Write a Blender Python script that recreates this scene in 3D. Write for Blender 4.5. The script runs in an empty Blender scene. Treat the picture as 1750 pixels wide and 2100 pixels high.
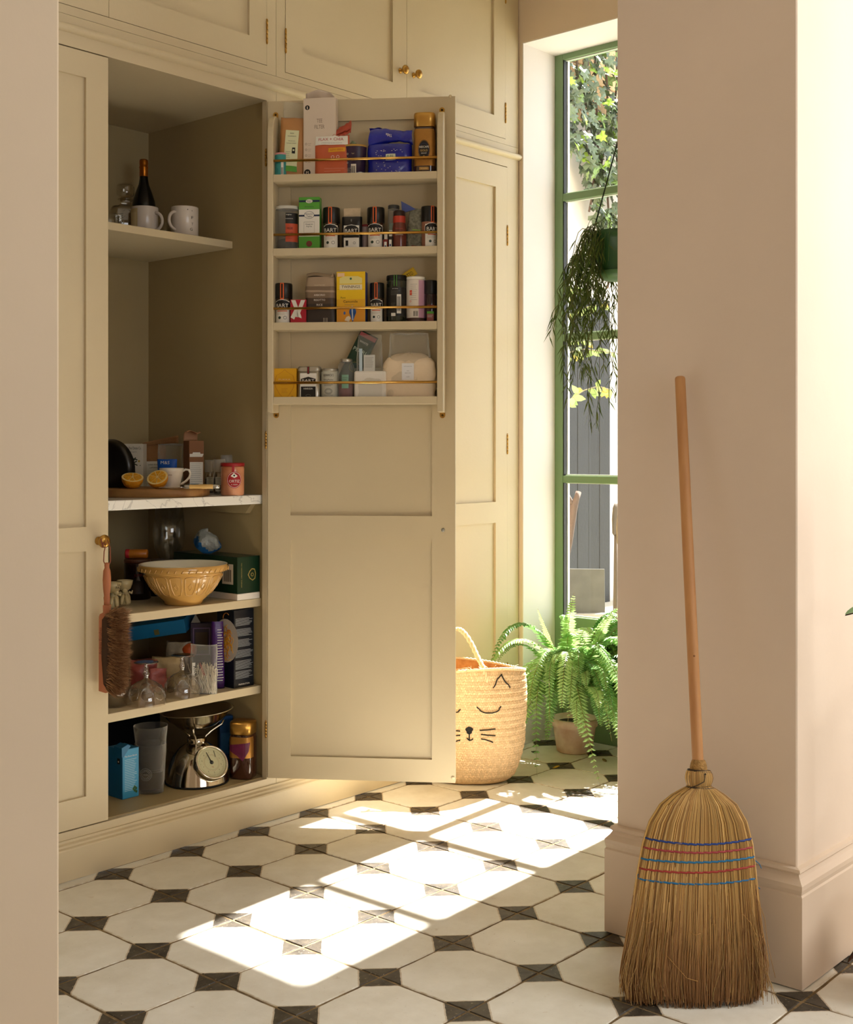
import bpy, math, random
from math import pi, sin, cos, radians, sqrt, atan2
from mathutils import Vector, Matrix, noise
sc = bpy.context.scene
col = sc.collection
rnd = random.Random(7)

# ---------------------------------------------------------------- camera (level, shifted lens)
F, CX, Y0, CAMH, TH = 2550.7, 875.0, 915.46, 1.2, 0.849174262
cam_d = bpy.data.cameras.new('camera'); cam = bpy.data.objects.new('camera', cam_d); col.objects.link(cam)
cam.location = (0, 0, CAMH); cam.rotation_euler = (pi/2, 0, -TH)
cam_d.sensor_fit = 'HORIZONTAL'; cam_d.sensor_width = 36; cam_d.lens = 36*F/1750
cam_d.shift_y = -(1050-Y0)/1750; cam_d.clip_start = .05
cam_d.dof.use_dof = False
sc.camera = cam

# ---------------------------------------------------------------- sky, sun, added fill light
w = bpy.data.worlds.new('sky'); sc.world = w; w.use_nodes = True
wn = w.node_tree.nodes; bg = wn['Background']
bg.inputs[0].default_value = (.93, .96, 1, 1); bg.inputs[1].default_value = 4.2
sun_d = bpy.data.lights.new('sun', 'SUN'); sun = bpy.data.objects.new('sun', sun_d); col.objects.link(sun)
sun_dir = Vector((-.845, -.045, -1)).normalized()
sun.rotation_euler = sun_dir.to_track_quat('-Z', 'Y').to_euler(); sun.location = (8, 3, 8)
sun_d.energy = 50; sun_d.angle = radians(.8); sun_d.color = (1, .965, .91)
def area(name, loc, to, sx, sy, e, c):
    d = bpy.data.lights.new(name, 'AREA'); o = bpy.data.objects.new(name, d); col.objects.link(o)
    d.shape = 'RECTANGLE'; d.size = sx; d.size_y = sy; d.energy = e; d.color = c
    o.location = loc; o.rotation_euler = (Vector(to)-Vector(loc)).to_track_quat('-Z', 'Y').to_euler()
    return o
# added lamps: soft fill from the unseen right side, one brightening the pier's right face
area('fill_light_right', (.6, -3.25, 1.55), (.9, 0, 1.3), 2.4, 1.7, 9, (1, .95, .88))
area('fill_light_pier', (3.5, -.30, 1.95), (2.95, 1.2, 1.5), 1.2, 1.7, 62, (.95, .975, 1))
vs = sc.view_settings
vs.view_transform = 'Standard'; vs.look = 'None'; vs.gamma = 1; vs.use_curve_mapping = False; vs.exposure = -.32

# ---------------------------------------------------------------- photograph geometry helpers
cT, sT = cos(TH), sin(TH)
RV, DV, UV = Vector((cT, -sT, 0)), Vector((sT, cT, 0)), Vector((0, 0, 1))
C0 = Vector((0, 0, CAMH))
def ray(x, y): return RV*((x-CX)/F) + UV*((Y0-y)/F) + DV
def onz(x, y, z): r = ray(x, y); return C0 + r*((z-CAMH)/r.z)
def onX(x, y, X): r = ray(x, y); return C0 + r*(X/r.x)
def onY(x, y, Y): r = ray(x, y); return C0 + r*(Y/r.y)
def atd(x, y, d): return C0 + ray(x, y)*d
def depth(p): return Vector((p[0], p[1], 0)).dot(DV)
def zat(y, d): return CAMH + (Y0-y)*d/F
FACE = -TH      # rotation that turns an item's front (local -y) to the camera

# ---------------------------------------------------------------- materials
def lin(h):
    if isinstance(h, tuple): return (*h[:3], 1)
    h = h.lstrip('#'); v = [int(h[i:i+2], 16)/255 for i in (0, 2, 4)]
    return tuple(c/12.92 if c <= .04045 else ((c+.055)/1.055)**2.4 for c in v) + (1,)
_M = {}
def mat(name, c, rough=.5, metal=0, var=.0, scale=8, bump=0, bscale=60, c2=None, trans=0, ior=1.45, alpha=1, spec=.5, coat=0, sss=0, stretch=None, thin=False):
    if name in _M: return _M[name]
    m = bpy.data.materials.new(name); m.use_nodes = True; nt = m.node_tree; N = nt.nodes; L = nt.links
    b = N['Principled BSDF']; b.inputs['Base Color'].default_value = lin(c); b.inputs['Roughness'].default_value = rough
    b.inputs['Metallic'].default_value = metal; b.inputs['Transmission Weight'].default_value = trans; b.inputs['IOR'].default_value = ior
    b.inputs['Alpha'].default_value = alpha; b.inputs['Specular IOR Level'].default_value = spec; b.inputs['Coat Weight'].default_value = coat
    tc = None
    if var or c2 or bump:
        tc = N.new('ShaderNodeTexCoord'); mp = N.new('ShaderNodeMapping'); L.new(tc.outputs['Object'], mp.inputs[0])
        if stretch: mp.inputs['Scale'].default_value = stretch
    if var or c2:
        n = N.new('ShaderNodeTexNoise'); n.inputs['Scale'].default_value = scale; n.inputs['Detail'].default_value = 5
        L.new(mp.outputs[0], n.inputs[0]); r = N.new('ShaderNodeValToRGB'); L.new(n.outputs[0], r.inputs[0])
        a = lin(c); e = lin(c2) if c2 else tuple(min(1, x*(1+var)) for x in a[:3])+(1,)
        if not c2: a = tuple(x*(1-var) for x in a[:3])+(1,)
        r.color_ramp.elements[0].color = a; r.color_ramp.elements[1].color = e
        r.color_ramp.elements[0].position = .32; r.color_ramp.elements[1].position = .68
        L.new(r.outputs[0], b.inputs['Base Color'])
    if bump:
        n2 = N.new('ShaderNodeTexNoise'); n2.inputs['Scale'].default_value = bscale; n2.inputs['Detail'].default_value = 4
        L.new(mp.outputs[0], n2.inputs[0]); bp = N.new('ShaderNodeBump'); bp.inputs['Strength'].default_value = bump; bp.inputs['Distance'].default_value = .01
        L.new(n2.outputs[0], bp.inputs['Height']); L.new(bp.outputs[0], b.inputs['Normal'])
    _M[name] = m; return m
def vcol(m):   # multiply the base colour by the mesh colour attribute 'Col' (the thing's own colours)
    nt = m.node_tree; b = nt.nodes['Principled BSDF']; a = nt.nodes.new('ShaderNodeVertexColor'); a.layer_name = 'Col'
    nt.links.new(a.outputs[0], b.inputs['Base Color']); return m
def film(name, c=(1, 1, 1), fac=.82, rough=.12, pw_=4):    # thin clear plastic / pane: mostly see-through with a sheen
    if name in _M: return _M[name]
    m = bpy.data.materials.new(name); m.use_nodes = True; nt = m.node_tree; N = nt.nodes; L = nt.links; N.clear()
    o = N.new('ShaderNodeOutputMaterial'); mx = N.new('ShaderNodeMixShader'); t = N.new('ShaderNodeBsdfTransparent'); g = N.new('ShaderNodeBsdfPrincipled')
    t.inputs[0].default_value = lin(c) if isinstance(c, str) else (*c, 1)
    g.inputs['Base Color'].default_value = lin('#e8e6e0'); g.inputs['Roughness'].default_value = rough
    lw = N.new('ShaderNodeLayerWeight'); lw.inputs[0].default_value = .5; pw = N.new('ShaderNodeMath'); pw.operation = 'POWER'; pw.inputs[1].default_value = pw_
    L.new(lw.outputs['Facing'], pw.inputs[0]); ad = N.new('ShaderNodeMath'); ad.operation = 'ADD'; ad.use_clamp = True
    ad.inputs[1].default_value = 1-fac; L.new(pw.outputs[0], ad.inputs[0])
    L.new(ad.outputs[0], mx.inputs[0]); L.new(t.outputs[0], mx.inputs[1]); L.new(g.outputs[0], mx.inputs[2]); L.new(mx.outputs[0], o.inputs[0])
    _M[name] = m; return m
def glassy(name, c=(1, 1, 1), fac=.93):    # thin-walled glass
    if name in _M: return _M[name]
    m = film(name, c, fac, .02); g = [n for n in m.node_tree.nodes if n.type == 'BSDF_PRINCIPLED'][0]
    g.inputs['Base Color'].default_value = (.9, .9, .9, 1); g.inputs['Metallic'].default_value = 1; return m

# ---------------------------------------------------------------- mesh builder
class MB:
    def __init__(s): s.v = []; s.f = []; s.m = []; s.c = []; s.sm = []
    def add(s, vs, fs, mi=0, smooth=False, c=None):
        o = len(s.v); s.v += [tuple(p) for p in vs]; s.f += [tuple(i+o for i in f) for f in fs]
        s.m += [mi]*len(fs); s.sm += [smooth]*len(fs)
        s.c += [c or (1, 1, 1)]*len(vs) if not (c and isinstance(c, list)) else c
        return s
    def box(s, a, b, mi=0, M=None, c=None, bev=0):
        x0, y0, z0 = a; x1, y1, z1 = b
        if bev:
            e = min(bev, abs(x1-x0)/2.2, abs(y1-y0)/2.2, abs(z1-z0)/2.2); vs = []; 
            for sx in (0, 1):
                for sy in (0, 1):
                    for sz in (0, 1):
                        X, Y, Z = (x0, x1)[sx], (y0, y1)[sy], (z0, z1)[sz]; dx, dy, dz = (e, -e)[sx], (e, -e)[sy], (e, -e)[sz]
                        vs += [(X, Y+dy, Z+dz), (X+dx, Y, Z+dz), (X+dx, Y+dy, Z)]
            def I(sx, sy, sz, k): return (sx*4+sy*2+sz)*3+k
            fs = []
            for k in (0, 1):
                q = [I(k, 0, 0, 0), I(k, 1, 0, 0), I(k, 1, 1, 0), I(k, 0, 1, 0)]; fs.append(q if k else q[::-1])
                q = [I(0, k, 0, 1), I(1, k, 0, 1), I(1, k, 1, 1), I(0, k, 1, 1)]; fs.append(q[::-1] if k else q)
                q = [I(0, 0, k, 2), I(1, 0, k, 2), I(1, 1, k, 2), I(0, 1, k, 2)]; fs.append(q if k else q[::-1])
            for a_ in (0, 1):
                for b_ in (0, 1):
                    fs.append([I(a_, b_, 0, 0), I(a_, b_, 1, 0), I(a_, b_, 1, 1), I(a_, b_, 0, 1)])
                    fs.append([I(a_, 0, b_, 0), I(a_, 1, b_, 0), I(a_, 1, b_, 2), I(a_, 0, b_, 2)])
                    fs.append([I(0, a_, b_, 1), I(1, a_, b_, 1), I(1, a_, b_, 2), I(0, a_, b_, 2)])
                    for c_ in (0, 1): fs.append([I(a_, b_, c_, 0), I(a_, b_, c_, 1), I(a_, b_, c_, 2)])
        else:
            vs = [(x0, y0, z0), (x1, y0, z0), (x1, y1, z0), (x0, y1, z0), (x0, y0, z1), (x1, y0, z1), (x1, y1, z1), (x0, y1, z1)]
            fs = [(0, 3, 2, 1), (4, 5, 6, 7), (0, 1, 5, 4), (1, 2, 6, 5), (2, 3, 7, 6), (3, 0, 4, 7)]
        if M is not None: vs = [M @ Vector(p) for p in vs]
        return s.add(vs, fs, mi, False, c)
    def lathe(s, prof, n=32, mi=0, cx=0, cy=0, sx=1, sy=1, a0=0, a1=2*pi, M=None, sq=0, smooth=True, c=None):
        """profile [(r, z)...] turned about z; sq > 0 squares the section"""
        full = abs(a1-a0-2*pi) < 1e-6; k = n if full else n+1; vs = []; fs = []
        for r, z in prof:
            for i in range(k):
                a = a0+(a1-a0)*i/n; ca, sa = cos(a), sin(a)
                if sq:
                    q = (abs(ca)**(sq) + abs(sa)**(sq))**(-1/sq); ca *= q; sa *= q
                vs.append((cx+r*ca*sx, cy+r*sa*sy, z))
        for j in range(len(prof)-1):
            for i in range(n):
                i2 = (i+1) % k if full else i+1
                if prof[j][0] < 1e-6: fs.append((j*k, (j+1)*k+i2, (j+1)*k+i)) 
                elif prof[j+1][0] < 1e-6: fs.append((j*k+i, j*k+i2, (j+1)*k))
                else: fs.append((j*k+i, j*k+i2, (j+1)*k+i2, (j+1)*k+i))
        if M is not None: vs = [M @ Vector(p) for p in vs]
        return s.add(vs, fs, mi, smooth, c)
    def tube(s, pts, r, n=6, mi=0, c=None, cap=True, smooth=True):
        pts = [Vector(p) for p in pts]; vs = []; cs = []; fs = []; up = Vector((0, 0, 1)); prev = None
        m = len(pts)
        for j, p in enumerate(pts):
            t = (pts[min(j+1, m-1)]-pts[max(j-1, 0)])
            t = t.normalized() if t.length > 1e-9 else Vector((0, 0, 1))
            if prev is None: a = t.orthogonal().normalized()
            else:
                a = prev - t*prev.dot(t); a = a.normalized() if a.length > 1e-6 else t.orthogonal().normalized()
            prev = a; b = t.cross(a); rr = r[j] if isinstance(r, (list, tuple)) else r
            for i in range(n):
                q = 2*pi*i/n; vs.append(p + (a*cos(q)+b*sin(q))*rr)
                if isinstance(c, list): cs.append(c[j])
        for j in range(m-1):
            for i in range(n): fs.append((j*n+i, j*n+(i+1) % n, (j+1)*n+(i+1) % n, (j+1)*n+i))
        if cap: fs.append(tuple(range(n))[::-1]); fs.append(tuple((m-1)*n+i for i in range(n)))
        return s.add(vs, fs, mi, smooth, cs if isinstance(c, list) else c)
    def prism(s, poly, axis, a, b, mi=0, M=None):
        """polygon of 2D points extruded along axis ('x','y','z') from a to b"""
        def P(u, v, t): return {'x': (t, u, v), 'y': (u, t, v), 'z': (u, v, t)}[axis]
        n = len(poly); vs = [P(u, v, a) for u, v in poly]+[P(u, v, b) for u, v in poly]
        fs = [tuple(range(n))[::-1], tuple(range(n, 2*n))]+[(i, (i+1) % n, n+(i+1) % n, n+i) for i in range(n)]
        if M is not None: vs = [M @ Vector(p) for p in vs]
        return s.add(vs, fs, mi)
    def grid(s, fn, nu, nv, mi=0, smooth=True, c=None):
        vs = [fn(i/nu, j/nv) for j in range(nv+1) for i in range(nu+1)]
        fs = [(j*(nu+1)+i, j*(nu+1)+i+1, (j+1)*(nu+1)+i+1, (j+1)*(nu+1)+i) for j in range(nv) for i in range(nu)]
        return s.add(vs, fs, mi, smooth, c)
    def build(s, name, mats, parent=None, loc=None, rotz=0, colattr=False, fix=True):
        me = bpy.data.meshes.new(name); me.from_pydata(s.v, [], s.f)
        for m in (mats if isinstance(mats, (list, tuple)) else [mats]): me.materials.append(m)
        me.polygons.foreach_set('material_index', s.m); me.polygons.foreach_set('use_smooth', s.sm)
        if colattr:
            at = me.color_attributes.new('Col', 'FLOAT_COLOR', 'POINT'); buf = []
            for q in s.c: buf += [q[0], q[1], q[2], 1]
            at.data.foreach_set('color', buf)
        me.validate(); me.update()
        if fix and len(s.f) < 60000:
            import bmesh
            bm = bmesh.new(); bm.from_mesh(me); bmesh.ops.recalc_face_normals(bm, faces=bm.faces); bm.to_mesh(me); bm.free()
        o = bpy.data.objects.new(name, me); col.objects.link(o)
        if parent: o.parent = parent
        if loc is not None: o.location = loc
        if rotz: o.rotation_euler = (0, 0, rotz)
        return o
def tag(o, label=None, cat=None, group=None, kind=None):
    if label: o['label'] = label
    if cat: o['category'] = cat
    if group: o['group'] = group
    if kind: o['kind'] = kind
    return o
def thing(name, label, cat, loc=(0, 0, 0), rotz=0, group=None):
    o = bpy.data.objects.new(name, None); col.objects.link(o); o.location = loc; o.rotation_euler = (0, 0, rotz)
    o.empty_display_size = .05
    return tag(o, label, cat, group)
def bevel(o, wd=.002, seg=2, ang=40):
    m = o.modifiers.new('bevel', 'BEVEL'); m.width = wd; m.segments = seg; m.limit_method = 'ANGLE'; m.angle_limit = radians(ang); return o
def subsurf(o, lv=1):
    m = o.modifiers.new('sub', 'SUBSURF'); m.levels = lv; m.render_levels = lv; return o
def solid(o, t, off=-1):
    m = o.modifiers.new('solid', 'SOLIDIFY'); m.thickness = t; m.offset = off; return o

# flat lettering -> mesh; place(u, v) maps the flat text (centred at 0,0; width in metres) to local 3D
_T = {}
def text2d(s_, res=2):
    if s_ in _T: return _T[s_]
    cu = bpy.data.curves.new('t', 'FONT'); cu.body = s_; cu.align_x = 'CENTER'; cu.align_y = 'CENTER'; cu.resolution_u = res; cu.fill_mode = 'FRONT'
    o = bpy.data.objects.new('t', cu); me = bpy.data.meshes.new_from_object(o)
    v = [(p.co.x, p.co.y) for p in me.vertices]; f = [tuple(q.vertices) for q in me.polygons]
    bpy.data.objects.remove(o); bpy.data.curves.remove(cu); bpy.data.meshes.remove(me)
    if v:
        x0, x1 = min(p[0] for p in v), max(p[0] for p in v); y0, y1 = min(p[1] for p in v), max(p[1] for p in v)
    else: x0 = y0 = 0; x1 = y1 = 1
    _T[s_] = ([((p[0]-(x0+x1)/2)/(x1-x0), (p[1]-(y0+y1)/2)/(x1-x0)) for p in v], f); return _T[s_]
class Art:
    """flat print laid on a surface. surf(u, v, lift) -> local point; u across from centre, v height above base."""
    def __init__(s, surf): s.surf = surf; s.mb = MB(); s.mats = []
    def mi(s, m):
        if m not in s.mats: s.mats.append(m)
        return s.mats.index(m)
    def text(s, body, u, v, width, m, lift=.0006, h=None, ang=0):
        vs, fs = text2d(body); k = width; ky = k
        if h:
            hh = max(p[1] for p in vs)-min(p[1] for p in vs); ky = h/max(hh, 1e-6)
        out = []
        for a, b in vs:
            a *= k; b *= ky; out.append(s.surf(u+a*cos(ang)-b*sin(ang), v+a*sin(ang)+b*cos(ang), lift))
        s.mb.add(out, fs, s.mi(m)); return s
    def rect(s, u0, v0, u1, v1, m, lift=.0003, n=8):
        s.mb.grid(lambda a, b: s.surf(u0+(u1-u0)*a, v0+(v1-v0)*b, lift), n, max(1, n//2), s.mi(m)); return s
    def poly(s, pts, m, lift=.0004, n=10):     # split into upright strips so that print follows a curved surface
        us = [p[0] for p in pts]; a, b = min(us), max(us); st_ = (b-a)/n or 1
        def clip(P, c, keep):
            out = []
            for i in range(len(P)):
                p, q = P[i-1], P[i]; ip, iq = (p[0]-c)*keep >= 0, (q[0]-c)*keep >= 0
                if ip != iq: t = (c-p[0])/(q[0]-p[0]); out.append((c, p[1]+(q[1]-p[1])*t))
                if iq: out.append(q)
            return out
        for i in range(n):
            P = clip(clip(list(pts), a+i*st_, 1), a+(i+1)*st_, -1)
            if len(P) > 2: s.mb.add([s.surf(u, v, lift) for u, v in P], [tuple(range(len(P)))], s.mi(m))
        return s
    def disc(s, u, v, r, m, lift=.0004, ry=None, n=24):
        ry = ry or r; return s.poly([(u+r*cos(2*pi*(i+.5)/n), v+ry*sin(2*pi*(i+.5)/n)) for i in range(n)], m, lift, 8)
    def ring(s, u, v, r, w_, m, lift=.0005, ry=None, n=28):
        ry = ry or r; vs = []
        for i in range(n):
            a = 2*pi*i/n; vs.append(s.surf(u+r*cos(a), v+ry*sin(a), lift)); vs.append(s.surf(u+(r-w_)*cos(a), v+(ry-w_)*sin(a), lift))
        s.mb.add(vs, [(2*i, 2*((i+1) % n), 2*((i+1) % n)+1, 2*i+1) for i in range(n)], s.mi(m)); return s
    def lines(s, u0, u1, v_top, k, dv, m, th=.0008, lift=.0005, seed=1):
        r = random.Random(seed)
        for i in range(k):
            e = u1-(u1-u0)*r.random()*.25; s.rect(u0, v_top-i*dv-th, e, v_top-i*dv, m, lift, 3)
        return s
    def bars(s, u0, v0, u1, v1, m, k=14, lift=.0006, seed=2):
        r = random.Random(seed); x = u0; st = (u1-u0)/k
        for i in range(k): s.rect(x, v0, x+st*r.uniform(.25, .7), v1, m, lift, 1); x += st
        return s
    def done(s, parent, name='label_print'):
        return s.mb.build(name, s.mats, parent, fix=False) if s.mb.f else None
def flat(y, tilt=0): return lambda u, v, l: (u, y-l, v)
def cyl(r, z=0): return lambda u, v, l: ((r+l)*sin(u/r), -(r+l)*cos(u/r), v)

# ---------------------------------------------------------------- common materials
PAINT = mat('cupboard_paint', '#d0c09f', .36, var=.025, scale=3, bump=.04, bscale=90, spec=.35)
PAINT_SHADED = mat('cupboard_paint_shaded', '#ad9a72', .45, var=.03, scale=3, bump=.03, bscale=80, spec=.35)  # cupboard paint darkened for the shade inside; shelves and top keep the lit tone
PLASTER = mat('wall_plaster', '#e0ccb6', .8, var=.03, scale=2.5, bump=.06, bscale=30)
REVEAL = mat('reveal_plaster', '#efe9e6', .8, var=.02, scale=3, bump=.06, bscale=30)
BRASS = mat('brass', '#c39a52', .28, 1, c2='#a67c38', scale=40)
GREEN = mat('green_window_paint', '#748f66', .4, var=.03, scale=5)
WHITE = mat('print_white', '#ece8de', .5); BLACK = mat('print_black', '#141312', .45); GREY = mat('print_grey', '#6d6a64', .5)
GLASS = glassy('window_glass', (1, 1, 1), .985)
# ================================================================ THE SETTING
S = .2568523788; TX, TY = 2.042, 2.965     # floor tile pitch and one lattice crossing
YF = 3.03                                   # cupboard face plane
XW, XG = 4.008, 4.227                       # window wall, window frame plane
ZC = 3.2
# ---- floor: grout bed plus tiles
GROUT = mat('grout', '#8f7853', .95, c2='#5c4930', scale=22, bump=.6, bscale=120)
def tile_material():
    m = bpy.data.materials.new('printed_floor_tile'); m.use_nodes = True; nt = m.node_tree; N = nt.nodes; L = nt.links; b = N['Principled BSDF']
    tc = N.new('ShaderNodeTexCoord'); sp = N.new('ShaderNodeSeparateXYZ'); L.new(tc.outputs['Object'], sp.inputs[0])
    oi = N.new('ShaderNodeObjectInfo')
    def math(op, a, b_=None, clamp=False):
        n = N.new('ShaderNodeMath'); n.operation = op; n.use_clamp = clamp
        for i, q in enumerate((a, b_)):
            if q is None: continue
            if isinstance(q, (int, float)): n.inputs[i].default_value = q
            else: L.new(q, n.inputs[i])
        return n.outputs[0]
    geo = N.new('ShaderNodeNewGeometry')
    def nz(scale, detail=4, src=None, rough=.5):
        n = N.new('ShaderNodeTexNoise'); n.inputs['Scale'].default_value = scale; n.inputs['Detail'].default_value = detail; n.inputs['Roughness'].default_value = rough
        L.new(src or geo.outputs['Position'], n.inputs[0]); return n.outputs[0]
    ax, ay = math('ABSOLUTE', sp.outputs[0]), math('ABSOLUTE', sp.outputs[1])
    d = math('ADD', ax, ay)                                     # Chebyshev corner: dark where |x|+|y| is large
    d = math('ADD', d, math('MULTIPLY', math('SUBTRACT', nz(70), .5), .006))
    corner = math('MULTIPLY', math('SUBTRACT', d, S-.066), 900, True)      # print edge of the dark corner
    edge = math('MULTIPLY', math('SUBTRACT', math('MAXIMUM', ax, ay), S/2-.0085), 160, True)   # worn border
    mott = N.new('ShaderNodeValToRGB'); L.new(nz(9, 6, None, .62), mott.inputs[0])
    mott.color_ramp.elements[0].position = .3; mott.color_ramp.elements[0].color = lin('#dad4c4'); mott.color_ramp.elements[1].position = .7; mott.color_ramp.elements[1].color = lin('#ebe7db')
    # ochre stains and pits
    st = math('MULTIPLY', math('SUBTRACT', nz(26, 7, None, .75), .62), 9, True)
    pit = math('MULTIPLY', math('SUBTRACT', nz(230, 2), .735), 16, True)
    dk = N.new('ShaderNodeValToRGB'); L.new(nz(38, 5), dk.inputs[0]); dk.color_ramp.elements[0].position = .35; dk.color_ramp.elements[0].color = lin('#352f27'); dk.color_ramp.elements[1].position = .75; dk.color_ramp.elements[1].color = lin('#564d40')
    def mix(f, a, b_):
        n = N.new('ShaderNodeMix'); n.data_type = 'RGBA'; 
        if isinstance(f, float): n.inputs[0].default_value = f
        else: L.new(f, n.inputs[0])
        for i, q in ((6, a), (7, b_)):
            if isinstance(q, tuple): n.inputs[i].default_value = q
            else: L.new(q, n.inputs[i])
        return n.outputs[2]
    base = mix(math('MULTIPLY', st, .55), mott.outputs[0], lin('#b39a6c'))
    base = mix(math('MULTIPLY', math('MULTIPLY', edge, math('MULTIPLY', math('SUBTRACT', nz(60, 5), .42), 6, True)), .6), base, lin('#b09468'))
    base = mix(pit, base, lin('#5b4a34'))
    # light scuffs on the dark corners
    scf = math('MULTIPLY', math('SUBTRACT', nz(150, 3), .64), 12, True)
    dark = mix(math('MULTIPLY', scf, .7), dk.outputs[0], lin('#a89a80'))
    fringe = math('MULTIPLY', math('SUBTRACT', d, S-.0715), 420, True); base = mix(math('MULTIPLY', fringe, math('ADD', .25, math('MULTIPLY', nz(90, 4), .6))), base, lin('#a8895c'))
    c = mix(corner, base, dark)
    v = math('ADD', .95, math('MULTIPLY', oi.outputs['Random'], .08))
    hs = N.new('ShaderNodeHueSaturation'); L.new(c, hs.inputs['Color']); L.new(v, hs.inputs['Value']); L.new(hs.outputs[0], b.inputs['Base Color'])
    r = math('ADD', .34, math('MULTIPLY', nz(14), .25)); L.new(r, b.inputs['Roughness']); b.inputs['Specular IOR Level'].default_value = .35
    bp = N.new('ShaderNodeBump'); bp.inputs['Strength'].default_value = .12; bp.inputs['Distance'].default_value = .004
    L.new(nz(55, 5), bp.inputs['Height']); L.new(bp.outputs[0], b.inputs['Normal'])
    return m
TILE = tile_material()
fl = MB().box((-2.2, -3.6, -.08), (4.45, 3.02, -.0022)).build('floor', GROUT); tag(fl, kind='structure')
def tile_mesh(seed, x0=-.5, x1=.5, y0=-.5, y1=.5):
    r = random.Random(seed); g = .0033; t = .0016; pts = []
    def edge(a, b, n=7):
        for i in range(n):
            f = i/n; q = Vector(a).lerp(Vector(b), f); j = .0 if i == 0 else r.uniform(-.0013, .0010)
            dx, dy = (b[0]-a[0]), (b[1]-a[1]); L_ = sqrt(dx*dx+dy*dy); pts.append((q.x-dy/L_*j, q.y+dx/L_*j))
    X0, X1, Y0_, Y1 = x0*S+g, x1*S-g, y0*S+g, y1*S-g
    edge((X0, Y0_), (X1, Y0_)); edge((X1, Y0_), (X1, Y1)); edge((X1, Y1), (X0, Y1)); edge((X0, Y1), (X0, Y0_))
    n = len(pts); cx, cy = (X0+X1)/2, (Y0_+Y1)/2
    def sh(p, e): 
        v = Vector((p[0]-cx, p[1]-cy)); k = 1-e/max(v.length, .01); return (cx+v.x*k, cy+v.y*k)
    vs = [(p[0], p[1], -.006) for p in pts]+[(p[0], p[1], -t) for p in pts]+[(*sh(p, .002), 0) for p in pts]
    fs = [(i, (i+1) % n, n+(i+1) % n, n+i) for i in range(n)]+[(n+i, n+(i+1) % n, 2*n+(i+1) % n, 2*n+i) for i in range(n)]+[tuple(2*n+i for i in range(n))]
    me = bpy.data.meshes.new('floor_tile'); me.from_pydata(vs, [], fs); me.materials.append(TILE); me.update(); return me
tms = [tile_mesh(i) for i in range(6)]
rest = []
def inview(x, y):
    p = Vector((x, y, 0)); d = p.dot(DV)
    if d < 1.6: return False
    px, py = CX+F*p.dot(RV)/d, Y0+F*CAMH/d
    return -60 < px < 1900 and py < 2240
kk = 0
for i in range(-17, 9):
    for j in range(-1, 26):
        cx, cy = TX+(i+.5)*S, TY-(j+.5)*S; lo, hi = -.5, .5; xl, xh = -.5, .5
        if cy > TY: hi = (3.012-cy)/S        # cut row along the plinth
        if cx-.5*S < -2.2 or cy-.5*S < -3.6: continue
        if cx+.5*S > XW:                       # tiles running into the window recess
            if cx-.5*S > XG+.02: continue
            if cx+.5*S > XG+.02: xh = (XG+.02-cx)/S
        if not inview(cx, cy): rest.append((cx, cy, hi, xh)); continue
        me = tms[kk % 6] if (hi == .5 and xh == .5) else tile_mesh(kk, xl, xh, lo, hi)
        o = bpy.data.objects.new('floor_tile', me); col.objects.link(o); o.parent = fl
        r2 = random.Random(kk*3+1)
        o.location = (cx, cy, r2.uniform(-.0006, .0004)); o.rotation_euler = (r2.uniform(-.001, .001), r2.uniform(-.001, .001), 0); kk += 1
mb = MB()
for cx, cy, hi, xh in rest: mb.box((cx-.5*S+.002, cy-.5*S+.002, -.006), (cx+xh*S-.002, cy+hi*S-.002, 0))
tag(mb.build('floor_tiling', mat('plain_floor_tile', '#d6cebb', .45, var=.04), fl, fix=False), kind='stuff')

# ---- walls (plain shells)
def st(name, mb_, m, parent=None): o = mb_.build(name, m, parent); tag(o, kind='structure'); return o
st('wall_back', MB().box((-2.2, 3.72, 0), (4.4, 3.84, ZC)), PLASTER)
# window wall with the tall recess
WY0, WY1, WZ = 2.10, 3.013, 2.822
m = MB()
m.box((XW, WY1, 0), (4.285, 3.84, ZC)); m.box((XW, WY0, WZ), (4.285, WY1, ZC)); m.box((XW, -3.7, 0), (4.285, WY0, ZC))
o = st('wall_window', m, PLASTER)
# the recess lining (thin plaster skim, paler than the wall)
m = MB(); m.box((XW+.002, WY1-.003, 0), (XG, WY1, WZ)); m.box((XW+.002, WY0, WZ-.003), (XG, WY1-.003, WZ)); m.box((XW+.002, WY0, 0), (XG, WY0+.003, WZ-.003))
st('trim_1', m, REVEAL)
st('wall_left', MB().box((-1.2, 1.412, 0), (.892, 1.53, ZC), bev=.006), mat('wall_left_paint', '#cdbba2', .8, var=.03, scale=2.5, bump=.06, bscale=30))
m = MB(); m.box((-2.3, -3.7, 0), (-2.2, 3.84, ZC)); st('wall_behind', m, PLASTER)
m = MB(); m.box((-2.2, -3.7, 0), (-.7, -3.6, ZC)); m.box((1.9, -3.7, 0), (XW, -3.6, ZC)); m.box((-.7, -3.7, 0), (1.9, -3.6, .7)); m.box((-.7, -3.7, 2.4), (1.9, -3.6, ZC))
st('wall_right', m, PLASTER)
st('ceiling', MB().box((-2.3, -3.7, ZC), (4.34, 3.84, ZC+.1)), mat('ceiling_paint', '#ece4d4', .8))
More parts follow.
